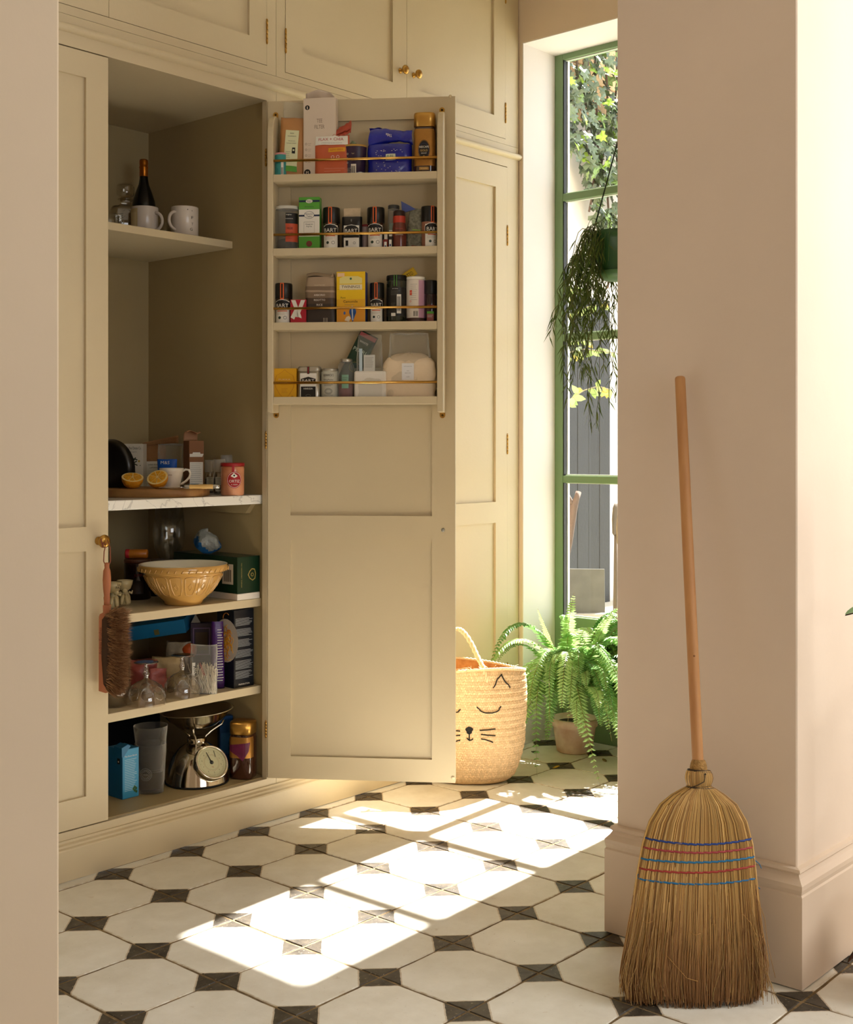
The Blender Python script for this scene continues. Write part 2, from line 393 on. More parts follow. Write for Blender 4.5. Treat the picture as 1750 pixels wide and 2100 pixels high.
# pier the broom leans on
st('wall_pier', MB().box((2.62, 1.208, 0), (XW, 1.678, ZC), bev=.003), PLASTER)
def skirt(h, d):   # ogee skirting profile (distance out, height)
    return [(0, 0), (d, 0), (d, h*.775), (d*.86, h*.79), (d*.98, h*.83), (d*1.0, h*.87), (d*.55, h*.915), (d*.35, h*.945), (d*.6, h*.965), (d*.5, h*.99), (0, h)]
sk = skirt(.262, .022)
def run(path, prof, closed=False):  # sweep skirting profile along a floor path (outward = right-hand side), mitred
    n = len(path); mb_ = MB(); rings = []
    for i, p in enumerate(path):
        p = Vector(p); d0 = (p-Vector(path[i-1])).normalized() if i > 0 else None; d1 = (Vector(path[i+1])-p).normalized() if i < n-1 else None
        n0 = Vector((d0.y, -d0.x)) if d0 else None; n1 = Vector((d1.y, -d1.x)) if d1 else None
        if n0 is None: m_ = n1
        elif n1 is None: m_ = n0
        else: m_ = (n0+n1)/(1+n0.dot(n1))
        rings.append([(p.x+m_.x*a, p.y+m_.y*a, z) for a, z in prof])
    vs = [q for r in rings for q in r]; k = len(prof); fs = []
    for i in range(n-1):
        for j in range(k): fs.append((i*k+j, i*k+(j+1) % k, (i+1)*k+(j+1) % k, (i+1)*k+j))
    fs += [tuple(range(k)), tuple((n-1)*k+i for i in range(k))]
    return mb_.add(vs, fs)
SKP = mat('skirting_paint', '#d9c4ac', .5, var=.02, scale=4, spec=.4)
st('baseboard_pier', run([(XW, 1.678), (2.62, 1.678), (2.62, 1.208), (XW, 1.208)], [(a, z+.003) for a, z in sk]), SKP)
st('baseboard_window', run([(XW, -3.6), (XW, 1.186)], [(-a, z) for a, z in sk][::1]), SKP)

# ---- tall garden window (green metal frame, two lights wide, four panes high, solid kick panel)
win = thing('window_1', None, None); tag(win, 'tall green framed window', None, kind='structure')
t0, t1 = XG, XG+.045
zs = [.47, .502, 1.05, 1.08, 1.634, 1.664, 2.212, 2.243, 2.796, 2.822]
def frame_bar(a, b, nm='window_frame'): 
    o = MB().box(a, b, bev=.002).build(nm, GREEN, win); return o
frame_bar((t0, 2.971, 0), (t1, 3.011, 2.821)); frame_bar((t0, 2.104, 0), (t1, 2.164, 2.821)); frame_bar((t0-.0, 2.598, .5), (t1, 2.64, 2.797), 'mullion')
frame_bar((t0, 2.164, 2.796), (t1, 2.971, 2.821))
for a, b in ((1.05, 1.08), (1.634, 1.664), (2.212, 2.243)):
    for y0, y1 in ((2.164, 2.598), (2.64, 2.971)): frame_bar((t0+.001, y0, a), (t1-.001, y1, b), 'glazing_bar')
frame_bar((t0, 2.164, .455), (t1, 2.971, .5), 'bottom_rail')
o = MB().box((t0+.006, 2.164, 0), (t1-.006, 2.971, .455)).build('kick_panel', GREEN, win)
bead = mat('glazing_putty', '#d8dcd4', .4); blk = mat('rubber_seal', '#20211f', .5)
for z0, z1 in ((.5, 1.05), (1.08, 1.634), (1.664, 2.212), (2.243, 2.796)):
    for y0, y1 in ((2.164, 2.598), (2.64, 2.971)):
        MB().box((t0+.024, y0, z0), (t0+.027, y1, z1)).build('pane', GLASS, win)
        q = MB(); e = .005
        q.box((t0+.004, y1-e, z0), (t0+.024, y1, z1), 1); q.box((t0+.027, y1-e*1.6, z0), (t0+.04, y1, z1), 0)
        q.box((t0+.016, y0, z0), (t0+.024, y1-e, z0+e), 0); q.box((t0+.016, y0, z1-e*.6), (t0+.024, y1-e, z1), 0)
        q.build('glazing_bead', [bead, blk], win)

# ================================================================ CUPBOARDS (built-in run)
def door(parent, w_, h, M, panels, stile=.073, thick=.024, name='door', flip=False, both=True):
    """shaker door in local coordinates: x 0..w, z 0..h, face at y=0 (front, -y), thickness to +y. panels: list of (z0,z1)"""
    mb_ = MB(); rec = .009
    zcuts = [0]
    for a, b in panels: zcuts += [a, b]
    zcuts.append(h)
    mb_.box((0, 0, 0), (stile, thick, h)); mb_.box((w_-stile, 0, 0), (w_, thick, h))
    for k in range(0, len(zcuts), 2): mb_.box((stile, 0, zcuts[k]), (w_-stile, thick, zcuts[k+1]))
    mb_.v = [tuple(M @ Vector(p)) for p in mb_.v]
    d = mb_.build(name, PAINT, parent)
    for a, b in panels:
        q = MB().box((stile-.004, rec, a-.004), (w_-stile+.004, thick-rec, b+.004)); q.v = [tuple(M @ Vector(p)) for p in q.v]
        q.build('panel', PAINT, d)
    return d
def knob_mb(r=.0165, l=.03):
    m_ = MB(); m_.lathe([(0, 0), (r*.62, 0), (r*.62, .002), (r*.36, .005), (r*.32, l*.5), (r*.5, l*.62), (r*.95, l*.7), (r, l*.8), (r*.93, l*.93), (r*.5, l*1.02), (0, l*1.03)], 28)
    Mx = Matrix.Rotation(pi/2, 4, 'X'); m_.v = [tuple(Mx @ Vector(p)) for p in m_.v]; return m_      # points to -y
def hinge(parent, x, z, L_=.062, yy=YF):
    m_ = MB(); n = 5
    for i in range(n): m_.lathe([(0, 0), (.0036, 0), (.0036, L_/n-.0012), (0, L_/n-.0012)], 10, cx=x, cy=yy-.001, M=Matrix.Translation((0, 0, z-L_/2+i*L_/n)))
    m_.lathe([(0, -.004), (.003, -.003), (.003, 0), (0, 0)], 8, cx=x, cy=yy-.001, M=Matrix.Translation((0, 0, z-L_/2))); m_.lathe([(0, 0), (.003, 0), (.003, .002), (0, .004)], 8, cx=x, cy=yy-.001, M=Matrix.Translation((0, 0, z+L_/2)))
    return m_.build('hinge', BRASS, parent)
def T(x, y, z): return Matrix.Translation((x, y, z))
G = .0016      # gap round an inset door
Z0, Z1 = .132, 2.311
# --- pantry cupboard
XA, XB, XD0, XD1 = 1.42, 2.705, 2.068, 2.664
pan = thing('pantry_cupboard', 'beige painted pantry cupboard with one shaker door shut, one swung open and filled shelves inside', 'cupboard', (0, 0, 0))
ff = MB()
ff.box((1.42, YF, .108), (1.466, YF+.022, 2.352)); ff.box((XD1+.001, YF, .108), (XB, YF+.022, 2.352)); ff.box((1.466, YF, Z1+.002), (XD1+.001, YF+.022, 2.352)); ff.box((1.466, YF, .108), (XD1+.001, YF+.022, Z0-.002))
ff.build('face_frame', PAINT, pan)
IR = 2.68
MB().box((IR, YF+.022, .1), (2.698, 3.70, 2.352)).build('side_panel', PAINT_SHADED, pan)
MB().box((1.42, YF+.022, .1), (1.44, 3.70, 2.352)).build('side_panel', PAINT_SHADED, pan)
MB().box((1.44, 3.682, .1), (IR, 3.70, 2.352)).build('back_panel', PAINT_SHADED, pan)
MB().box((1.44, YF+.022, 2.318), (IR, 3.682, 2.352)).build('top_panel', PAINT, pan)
MB().box((1.44, YF+.022, .108), (IR, 3.682, Z0)).build('bottom_board', PAINT_SHADED, pan)
SH1, SHM, SH2, SH3 = 1.882, 1.043, .707, .424
bevel(MB().box((1.44, 3.218, SH1-.024), (IR, 3.682, SH1)).build('shelf', PAINT, pan), .0015)
bevel(MB().box((1.44, 3.075, SH2-.026), (IR, 3.682, SH2)).build('shelf', PAINT, pan), .0015)
bevel(MB().box((1.44, 3.075, SH3-.026), (IR, 3.682, SH3)).build('shelf', PAINT, pan), .0015)
# shelf bearer under the marble
MB().prism([(3.10, SHM-.03), (3.66, SHM-.03), (3.66, SHM-.062), (3.13, SHM-.062)], 'x', IR-.02, IR).build('bearer', PAINT_SHADED, pan)
m = mat('marble', '#e9e7e0', .25, c2='#f2f0ea', scale=5)
nt = m.node_tree; vn = nt.nodes.new('ShaderNodeTexNoise'); vn.inputs['Scale'].default_value = 9; vn.inputs['Detail'].default_value = 9; vn.inputs['Distortion'].default_value = 1.6
rp = nt.nodes.new('ShaderNodeValToRGB'); rp.color_ramp.elements[0].position = .48; rp.color_ramp.elements[0].color = (1, 1, 1, 1); rp.color_ramp.elements[1].position = .52; rp.color_ramp.elements[1].color = (1, 1, 1, 1)
e = rp.color_ramp.elements.new(.5); e.color = (.5, .5, .52, 1); mx = nt.nodes.new('ShaderNodeMix'); mx.data_type = 'RGBA'; mx.blend_type = 'MULTIPLY'; mx.inputs[0].default_value = .7
tc = [n for n in nt.nodes if n.type == 'TEX_COORD'][0]; nt.links.new(tc.outputs['Object'], vn.inputs[0]); nt.links.new(vn.outputs[0], rp.inputs[0])
cr = [n for n in nt.nodes if n.type == 'VALTORGB' and n != rp][0]; nt.links.new(cr.outputs[0], mx.inputs[6]); nt.links.new(rp.outputs[0], mx.inputs[7]); nt.links.new(mx.outputs[2], nt.nodes['Principled BSDF'].inputs['Base Color'])
tag(bevel(MB().box((1.441, 3.062, SHM-.029), (IR-.0005, 3.681, SHM)).build('worktop', m), .002), 'white marble slab with faint grey veins at worktop height inside the pantry', 'worktop')
# closed left door with its knob
dl = door(pan, XD0-G-(1.466+G), Z1-Z0-2*G, T(1.466+G, YF, Z0+G), [(.082, .771), (.840, 2.104)])
kb = knob_mb(.019, .036); kb.v = [(a+2.034, b+YF, c+.932) for a, b, c in kb.v]; kb.build('knob', BRASS, dl)
# open right door, swung past ninety degrees: the inner face looks at the camera
HX, HY = 2.666, YF-.004
ux = Vector((3.018-HX, 2.534-HY, 0)).normalized(); DA = atan2(ux.y, ux.x)         # door direction
nx = Vector((ux.y, -ux.x, 0))                                                     # towards the camera
if nx.dot(DV) > 0: nx = -nx
DW = (Vector((3.018, 2.534, 0))-Vector((HX, HY, 0))).length
MD = Matrix.Translation((HX, HY, Z0+G)) @ Matrix.Rotation(DA, 4, 'Z')
DH = Z1-Z0-2*G
def dz(y, u):   # height above the door foot seen at pixel row y, u metres out from the hinge
    p = Vector((HX, HY, 0))+ux*u; return zat(y, depth(p))-(Z0+G)
dr = door(pan, DW, DH, MD, [(.072, .765), (.845, dz(247, .3))], stile=.0745)
BRD = mat('dull_metal', '#9c9a90', .35, .8)
for (px, py, r_, mt) in ((924, 198, .0055, PAINT), (929, 1595, .0055, PAINT), (909, 1087, .006, BRD)):
    rr = ray(px, py); n_ = nx; t = (Vector((HX, HY, 0))-Vector((0, 0, 0))).dot(n_)/rr.dot(n_); p = C0+rr*t
    q = MB(); q.lathe([(0, 0), (r_, 0), (r_, .0015), (r_*.8, .0025), (0, .0025)], 16, M=Matrix.Translation(p) @ nx.to_track_quat('Z', 'Y').to_matrix().to_4x4())
    q.build('catch_stud', mt, dr)
for z in (2.13, 1.22, .29): hinge(pan, XD1-.0005, z, .05, YF+.0035)
hinge(dl, 1.466, 2.1); hinge(dl, 1.466, .3)

# --- tall double cupboard behind the open door
tc_ = thing('tall_cupboard', 'beige built-in tall double cupboard with shut shaker doors, partly behind the open pantry door', 'cupboard')
ff = MB(); ff.box((2.7065, YF, .108), (2.744, YF+.022, 2.352)); ff.box((3.930, YF, .108), (4.003, YF+.022, 2.352)); ff.box((2.744, YF, Z1+.002), (3.93, YF+.022, 2.352)); ff.box((2.744, YF, .108), (3.93, YF+.022, Z0-.002))
ff.build('face_frame', PAINT, tc_)
MB().box((2.7065, YF+.022, .1), (4.0, 3.70, 2.352)).build('carcass', PAINT_SHADED, tc_).scale = (1, 1, 1)
for a, b in ((2.744+G, 3.336-G/2), (3.336+G/2, 3.93-G)):
    d = door(tc_, b-a, DH, T(a, YF-.001, Z0+G), [(.082, .766), (.848, 2.089)])
    hx = a-.001 if a < 3 else b+.001
    for z in (2.04, 1.21, .3): hinge(d, hx, z, .075, YF-.001)
# --- upper cupboards
UZ0, UZ1 = 2.425, 3.12
ua = thing('upper_cupboard', 'beige overhead double cupboard above the pantry opening', 'cupboard')
ff = MB(); ff.box((1.42, YF, 2.40), (1.466, YF+.022, ZC-.002)); ff.box((2.666, YF, 2.40), (2.704, YF+.022, ZC-.002)); ff.box((1.466, YF, 2.40), (2.666, YF+.022, UZ0)); ff.box((1.466, YF, UZ1), (2.666, YF+.022, ZC-.002))
ff.build('face_frame', PAINT, ua); MB().box((1.42, YF+.022, 2.40), (2.704, 3.70, ZC-.002)).build('carcass', PAINT_SHADED, ua)
for a, b in ((1.466+G, 2.068-G/2), (2.068+G/2, 2.666-G)):
    d = door(ua, b-a, UZ1-UZ0-2*G, T(a, YF-.001, UZ0+G), [(.078, UZ1-UZ0-.078)])
    for z in (2.535, 3.0): hinge(d, a if a < 2 else b, z, .075, YF-.001)
ub = thing('upper_cupboard', 'beige overhead double cupboard with two brass knobs next to the window', 'cupboard')
ff = MB(); ff.box((2.7055, YF, 2.40), (2.744, YF+.022, ZC-.002)); ff.box((3.919, YF, 2.40), (4.003, YF+.022, ZC-.002)); ff.box((2.744, YF, 2.40), (3.919, YF+.022, UZ0-.004)); ff.box((2.744, YF, UZ1), (3.919, YF+.022, ZC-.002))
ff.build('face_frame', PAINT, ub); MB().box((2.7055, YF+.022, 2.40), (4.0, 3.70, ZC-.002)).build('carcass', PAINT_SHADED, ub)
for a, b in ((2.744+G, 3.334-G/2), (3.334+G/2, 3.919-G)):
    d = door(ub, b-a, UZ1-UZ0, T(a, YF-.001, UZ0-.004+G), [(.08, UZ1-UZ0-.078)])
    hx = a if a < 3 else b; hinge(d, hx, 2.525, .075, YF-.001); hinge(d, hx, 3.0, .075, YF-.001)
    kx = 3.3 if a < 3 else 3.372
    kb = knob_mb(.0165, .032); kb.v = [(p+kx, q+YF-.001, r+2.552) for p, q, r in kb.v]; kb.build('knob', BRASS, d)
# the deep rail behind the moulding between the two rows, the moulding, plinth and skirting
rl = MB(); rl.box((1.42, YF+.0, 2.353), (4.003, YF+.02, 2.399)); ro = 14; pr = [(YF+.001, 2.3495)]+[(YF+.001-.018*sin(pi*k/ro), 2.3625-.0125*cos(pi*k/ro)) for k in range(1, ro)]+[(YF+.001, 2.3755)]
rl.prism(pr, 'x', 1.42, 4.006); st('trim_2', rl, PAINT)
pf = [(.0, .003), (.032, .003), (.032, .086), (.030, .090), (.022, .093), (.020, .098), (.012, .102), (.010, .108), (0, .108)]
pl = MB(); pl.prism([(YF+.004-a, z) for a, z in pf], 'x', 1.42, 4.0065); pl.box((1.42, YF+.004, .003), (4.0, YF+.02, .107)); st('baseboard_cupboard', pl, PAINT)
st('trim_3', MB().box((1.0, YF+.004, 0), (1.42, 3.72, ZC)), PAINT)
# ================================================================ THE DOOR RACK
RD = .085
def rk(x, y, n_=RD):      # photograph point -> (metres out from hinge, height) on the plane n_ in front of the open door
    r = ray(x, y); P0 = Vector((HX, HY, 0)) + nx*n_; t = P0.dot(nx)/Vector((r.x, r.y, 0)).dot(nx)
    p = Vector((0, 0, CAMH)) + r*t; return ((p-P0).dot(ux), p.z)
def rthing(name, label, cat, u, n_, z, group=None, rz=0):
    p = Vector((HX, HY, 0)) + ux*u + nx*n_; o = thing(name, label, cat, (p.x, p.y, z), DA+rz, group); RACKED.append((o, n_)); return o
rack = thing('door_rack', 'beige painted four-shelf rack with brass rails screwed inside the open pantry door', 'rack', (HX+nx.x*.0008, HY+nx.y*.0008, 0), DA)
RACKED = []
uL0, uL1, uR0, uR1 = rk(548, 600)[0], rk(560.5, 600)[0], rk(896.5, 600)[0], rk(909.5, 600)[0]
ztop, zbot = rk(560, 237, RD*.5)[1], rk(550, 846)[1]
for a, b in ((uL0, uL1), (uR0, uR1)):
    k = .075; pr = [(0-.001, zbot), (-RD, zbot), (-RD, ztop-k)]+[(-RD+k*.8*(1-cos(q*pi/16)), ztop-k+k*sin(q*pi/16)) for q in range(1, 9)]+[(-.001, ztop)]
    bevel(MB().prism(pr, 'x', a, b).build('side_board', PAINT, rack), .003, 2, 50)
LIP = [(358, 373), (509.5, 524.5), (661.5, 677), (814, 829)]
SZ = []
for k, (ya, yb) in enumerate(LIP):
    z1, z0 = rk(562, ya)[1], rk(562, yb)[1]; SZ.append(z0+.0097)     # board top: items stand behind the lip
    q = MB(); q.box((uL1, -RD+.0005, z0), (uR0, -RD+.0125, z1)); q.box((uL1, -RD+.0125, z0), (uR0, -.001, z0+.009))
    bevel(q.build('shelf', PAINT, rack), .001)
    zr = rk(562, (329, 481, 632.5, 785)[k])[1]
    MB().tube([(uL1, -RD+.007, zr), (uR0, -RD+.007, zr)], .0042, 12).build('rail', mat('polished_brass', '#d6aa5c', .18, 1), rack)
for (px, py, up) in ((566, 236, 1), (907, 226, 1), (567, 852, 0), (908, 852, 0)):
    u, z = rk(px, py, .0); q = MB(); s_ = 1 if up else -1; r_ = .0085; z = z + (-.0 if up else .0)
    pts = [(-r_, -s_*.012)]+[(-r_*cos(a*pi/12), s_*r_*sin(a*pi/12)) for a in range(13)]+[(r_, -s_*.012)]
    q.prism([(u+a, z+b) for a, b in pts], 'y', -.0025, 0); b_ = q.build('bracket', BRASS, rack)
    q = MB(); q.lathe([(0, .0015), (.0035, .0015), (.004, 0)], 14, M=Matrix.Translation((u, -.0025, z)) @ Matrix.Rotation(pi/2, 4, 'X')); q.build('screw', mat('dark_brass', '#5a4422', .4, 1), b_)

# ---- generic packaging
def tin_or_jar(root, r, h, body_m, lid_m=None, lid_h=0, lid_r=None, neck=None, taper=1.0, label=None, sq=0, n=36, fill=None, fill_h=None, base=.0):
    """round pack with separate body, lid and wrapped label; label = (z0, z1, material, half angle)"""
    hb = h-lid_h; nk = neck or r*.96
    if neck and neck < r*.95: prof = [(0, 0), (r*.92, 0), (r, .003), (r*taper, hb-.018), (r*.96*taper, hb-.01), (nk, hb-.004), (nk, hb)]
    else: prof = [(0, 0), (r*.94, 0), (r, .003), (r*taper, hb-.004), (r*taper*.97, hb)]
    MB().lathe(prof+[(0, hb)], n, sq=sq).build('body', body_m, root)
    if lid_m:
        lr = lid_r or r*1.0
        MB().lathe([(lr*.97, hb), (lr, hb+.001), (lr, h-.002), (lr*.95, h), (0, h)], n, sq=sq).build('lid', lid_m, root)
    if fill: MB().lathe([(0, .003), (r*.93, .003), (r*.93, fill_h or hb*.7), (0, fill_h or hb*.72)], n, sq=sq).build('contents', fill, root)
    if label:
        z0, z1, lm, ha = label; rr = r*1.004+.0003
        MB().lathe([(rr, z0), (rr, z1)], 24, a0=-pi/2-ha, a1=-pi/2+ha, sq=sq).build('label', lm, root, fix=False)
def carton(root, w_, d_, h, m, side=None, M=None, bev=.0008):
    o = MB().box((-w_/2, -d_/2, 0), (w_/2, d_/2, h), bev=bev, M=M).build('box', m, root)
    if side: MB().box((w_/2, -d_/2+.001, .001), (w_/2+.0004, d_/2-.001, h-.001), M=M).build('side_print', side, root)
    return o
def pouch(root, w_, h, d_, m, name='pouch', crump=.003, seed=1, top=.06, nu=22, nv=26, lean=0, M=None, topw=1.0, gus=0.0, foot=.0):
    """soft filled bag: bulging front and back meeting in sealed side and top seams"""
    off = Vector((seed*7.3, seed*3.1, 0))
    def surf(sgn):
        def fn(a, b):
            u = (a-.5)*2; e = max(0, 1-u**4); vv = b; t = e**.5*min(1, (1-vv)/.45+top)**.8*(min(1, (vv+.12)/.2) if not gus else 1)
            ww = w_*(1+(topw-1)*b)*(1-.05*sin(pi*b)*(1-topw if topw < 1 else 0)); x = u*ww/2
            y = sgn*d_/2*t; nn = noise.noise_vector(Vector((x*28, b*h*28, sgn))+off)
            y += nn.y*crump*(.3+e); x += nn.x*crump*.5; z = b*h+nn.z*crump*.6*min(1, b*5)
            return Vector((x, y + lean*b*b, max(z, 0)))
        return fn
    q = MB(); q.grid(surf(-1), nu, nv); q.grid(surf(1), nu, nv)
    vs = q.v; N1 = (nu+1)*(nv+1)       # weld back rim onto front rim
    for j in range(nv+1):
        for i in (0, nu): vs[N1+j*(nu+1)+i] = vs[j*(nu+1)+i]
    for i in range(nu+1): vs[N1+nv*(nu+1)+i] = vs[nv*(nu+1)+i]
    bot = [j for j in range(nu+1)]; q.f += [(N1+j, N1+j+1, j+1, j) for j in range(nu)]; q.m += [0]*nu; q.sm += [True]*nu
    if M is not None: q.v = [tuple(M @ Vector(p)) for p in q.v]
    o = q.build(name, m, root); f0 = surf(-1)
    def on(u, v, l):
        a = min(1, max(0, u/w_+.5)); b = min(1, max(0, v/h)); p = f0(a, b); p.y -= l+.0006; return M @ p if M is not None else p
    return o, on

cc = lambda h, r=.45, **k: mat('pack_'+h.strip('#')+('' if r == .45 else '_%g' % r), h, r, **k)
CREAM = cc('#e9dfd0'); ORANGE = cc('#d9622e'); RED = cc('#b5262c'); DBLUE = cc('#1a2260', .3); TEAL = cc('#3f9a98'); PINK = cc('#e2a2a6')
GOLD = mat('gold_lid', '#c89a4e', .3, .9); GREENP = cc('#58a23a'); YEL = cc('#f0c51e'); LCREAM = cc('#dfe0b8'); BLKL = mat('black_lid', '#15130f', .35)
JARG = mat('dark_spice_glass', '#3a2a1c', .12, spec=.6, coat=.5); CLEARJ = glassy('clear_jar', (.93, .93, .92), .86)

def at_shelf(k, x0, x1, ytop, n_=.045):
    """centre, width and height of an item between pixel columns x0..x1 whose top is at ytop, standing on rack shelf k"""
    u0, _ = rk(x0, 600, n_); u1, _ = rk(x1, 600, n_); z = rk((x0+x1)/2, ytop, n_)[1]; return (u0+u1)/2, u1-u0, z-SZ[k]
# ---------------- top rack shelf
u, w_, h = at_shelf(0, 563, 590, 315, .052)
t = rthing('tin', 'small teal tin with a pink lid at the hinge end of the top rack shelf', 'tin', u, .055, SZ[0])
tin_or_jar(t, w_/2, h, TEAL, PINK, .006); A = Art(cyl(w_/2)); A.rect(.004, .006, .012, h*.7, WHITE); A.text('S&W', -.006, h*.62, .014, BLACK); A.text('K3DS', -.007, h*.35, .012, cc('#1d3f66'), ang=pi/2); A.bars(.005, h*.2, .011, h*.45, BLACK, 6); A.done(t)
u, w_, h = at_shelf(0, 572, 625, 210, .035)
t = rthing('spice_pouch', 'tall brown and cream stand-up pouch leaning in the top rack corner', 'pouch', u, .036, SZ[0], rz=.12)
KRAFT = mat('kraft_orange', '#b9834e', .5, var=.06, scale=20)
CLR = film('clear_bag', (.97, .97, .95), .90, .10, 1.6)
o, on = pouch(t, w_*1.04, h*.80, .042, KRAFT, seed=3, M=Matrix.Rotation(radians(3), 4, 'Y')); 
o2, on2 = pouch(t, w_*.98, h*.2, .012, CLR, name='clear_top', seed=4, M=Matrix.Translation((.014, 0, h*.795)) @ Matrix.Rotation(radians(3), 4, 'Y'))
A = Art(on); A.poly([(-.026, .07), (.018, .07), (.021, .148), (-.022, .146)], LCREAM) if 0 else A.rect(-.026, .028, .016, .16, LCREAM, .0012, 12); A.rect(-.026, .028, .016, .045, GREENP, .0016, 10)
for i, s_ in enumerate(('RAW', 'INGREDIENTS')): A.text(s_, -.005, .15-.0095*i, .012+.014*i, BLACK, .002)
for i, s_ in enumerate(('ORGANIC AND', 'FAIRTRADE TURMERIC')): A.text(s_, -.005, .125-.008*i, .022+.01*i, BLACK, .002)
A.rect(-.002, .085, .008, .103, BLACK, .002); A.disc(.003, .095, .003, LCREAM, .0024); A.lines(-.022, -.006, .09, 4, .006, GREY, lift=.002); A.done(t)
u, w_, h = at_shelf(0, 625, 692, 204, .04)
t = rthing('filter_box', 'tall cream paper-filter box with torn open top, highest on the rack', 'box', u, .042, SZ[0], rz=-.05)
BOXC = mat('cream_card', '#dccbb8', .6, var=.02)
carton(t, w_, .034, h, BOXC)
q = MB(); q.grid(lambda a, b: Vector((-w_/2*(1-b*.12)+w_*a*(1-.25*b), .012-.02*b+.004*sin(9*a), h+.017*b+.010*sin(pi*a)*b)), 12, 4); solid(q.build('torn_flap', BOXC, t, fix=False), .0012)
A = Art(flat(-.017)); A.text('TEE', 0, h*.72, .018, cc('#8d7766'), h=.012); A.text('FILTER', 0, h*.645, .032, cc('#8d7766'), h=.012)
A.disc(-w_/2+.013, h*.885, .0075, BLACK); A.rect(-w_/2+.0115, h*.865, -w_/2+.0145, h*.9, BOXC, .0008, 1); A.disc(-w_/2+.013, h*.09, .0105, BLACK); A.text('M', -w_/2+.013, h*.09, .008, BOXC, .001)
for i in range(4): A.ring(-w_/2+.009, h*(.44-.07*i), .0035, .0011, cc('#8d7766')); A.lines(-w_/2+.015, -w_/2+.026, h*(.447-.07*i), 2, .005, cc('#8d7766'))
A.done(t)
u, w_, h = at_shelf(0, 645, 716, 262, .062)
t = rthing('seed_pouch', 'orange and white flax and chia pouch with a crumpled rolled top', 'pouch', u, .060, SZ[0])
OR = mat('orange_print', '#c8603a', .4, var=.05); o, on = pouch(t, w_, h*.86, .03, OR, seed=9, top=.12)
q = MB(); q.grid(lambda a, b: Vector((-w_*.12+w_*.67*a, -.006+.018*sin(b*pi)*(1 if b < .5 else .6), h*.78+.018*a+(.014+.026*a)*sin(b*pi*.9)+.006*noise.noise(Vector((a*9, b*7, 2))))), 18, 8)
solid(q.build('rolled_top', mat('orange_back', '#b34a34', .45, var=.15, scale=60), t, fix=False), .0008)
A = Art(on); A.rect(-w_*.47, h*.66, w_*.46, h*.84, WHITE, .001, 14); A.text('FLAX + CHIA', -.002, h*.775, w_*.72, RED, .0018, h=.0095); A.text('STONEGROUND FOR MAX NUTRITION', 0, h*.695, w_*.6, GREY, .0018)
A.rect(-w_*.08, h*.52, w_*.4, h*.60, cc('#e0a020'), .0012, 8); A.text('KETO SEEDS', w_*.16, h*.56, w_*.36, RED, .0018); A.ring(.004, h*.42, .005, .0012, CREAM, .001); A.ring(.02, h*.42, .005, .0012, CREAM, .001); A.lines(-w_*.2, w_*.4, h*.2, 2, .009, cc('#e8a58a')); A.done(t)
q = MB(); q.lathe([(0, 0), (.009, 0), (.010, .012), (0, .014)], 12); q.v = [tuple(Matrix.Translation((w_*.58, .004, h*.66)) @ Matrix.Rotation(.6, 4, 'Y') @ Vector(p)) for p in q.v]; q.build('zip_end', cc('#7c8a6a'), t)
u, w_, h = at_shelf(0, 701, 752, 299, .045)
t = rthing('tub', 'dark purple paper tub with gold rim standing before the blue rice bag', 'tub', u, .045, SZ[0])
PUR = mat('aubergine_card', '#33203a', .35); MB().lathe([(0, 0), (w_*.42, 0), (w_*.5, h-.004)], 36).build('body', PUR, t)
MB().lathe([(w_*.5, h-.006), (w_*.525, h-.005), (w_*.52, h-.0005), (w_*.48, h-.002)], 36).build('rim', cc('#c49a4a'), t); MB().lathe([(0, h-.012), (w_*.48, h-.003)], 36).build('lid', cc('#2a1c38'), t)
A = Art(cyl(w_*.475)); A.disc(.0, h*.75, .005, cc('#8e7a62')); A.disc(.014, h*.8, .0035, CREAM); A.rect(-.006, h*.06, .01, h*.42, CREAM, .001); A.bars(-.004, h*.1, .008, h*.36, BLACK, 8, .0016)
for i in range(3): A.ring(-.018+.0*i, h*(.72-.13*i), .003, .0008, CREAM, .001)
A.lines(-.02, -.006, h*.3, 4, .004, CREAM); A.done(t)
u, w_, h = at_shelf(0, 752, 846, 262, .045)
t = rthing('rice_bag', 'crumpled glossy royal blue rice bag with its top folded over', 'bag', u, .043, SZ[0])
BLU = mat('glossy_blue_film', '#16219a', .22, var=.2, scale=14, bump=.25, bscale=22, coat=.4)
o, on = pouch(t, w_*.96, h*.66, .06, BLU, seed=21, crump=.006, top=.8, nu=30, nv=22)
q = MB()
def fold(a, b):
    th = b*2*pi; r_ = .019+.004*sin(5*a+1); nn = noise.noise_vector(Vector((a*6, b*3, 5)))*.006
    return Vector((-w_*.43+w_*.93*a+nn.x, -.006-r_*.75*sin(th)+nn.y, h*.80+r_*1.25*cos(th)+.006*sin(a*3.3)+nn.z))
q.grid(fold, 24, 14); q.build('folded_top', BLU, t)
A = Art(lambda U, V, l: fold(min(1, max(0, U/w_+.47)), .25-(V)/.12)+Vector((0, -l-.001, 0))); A.text('Tilda', .0, .0, .021, WHITE, .0012, ang=pi-.08); A.done(t)
A = Art(on); A.rect(-.008, h*.34, .022, h*.46, cc('#dfe6d0'), .002); A.text('PURE', .006, h*.42, .02, cc('#275a33'), .003); A.text('BASMATI', .006, h*.375, .022, BLACK, .003)
rr = random.Random(5)
for i in range(46):
    a, b = rr.uniform(-.042, .042), rr.uniform(h*.05, h*.55)
    if -.012 < a < .026 and h*.32 < b < h*.48: continue
    A.rect(a, b, a+.0035, b+.0011, WHITE, .0016, 1)
A.done(t, 'rice_print')
u, w_, h = at_shelf(0, 686, 776, 340, .066)
t = rthing('wipes_packet', 'small crumpled white and light blue packet lying along the rack rail', 'packet', u, .068, SZ[0])
q = MB(); W_ = w_
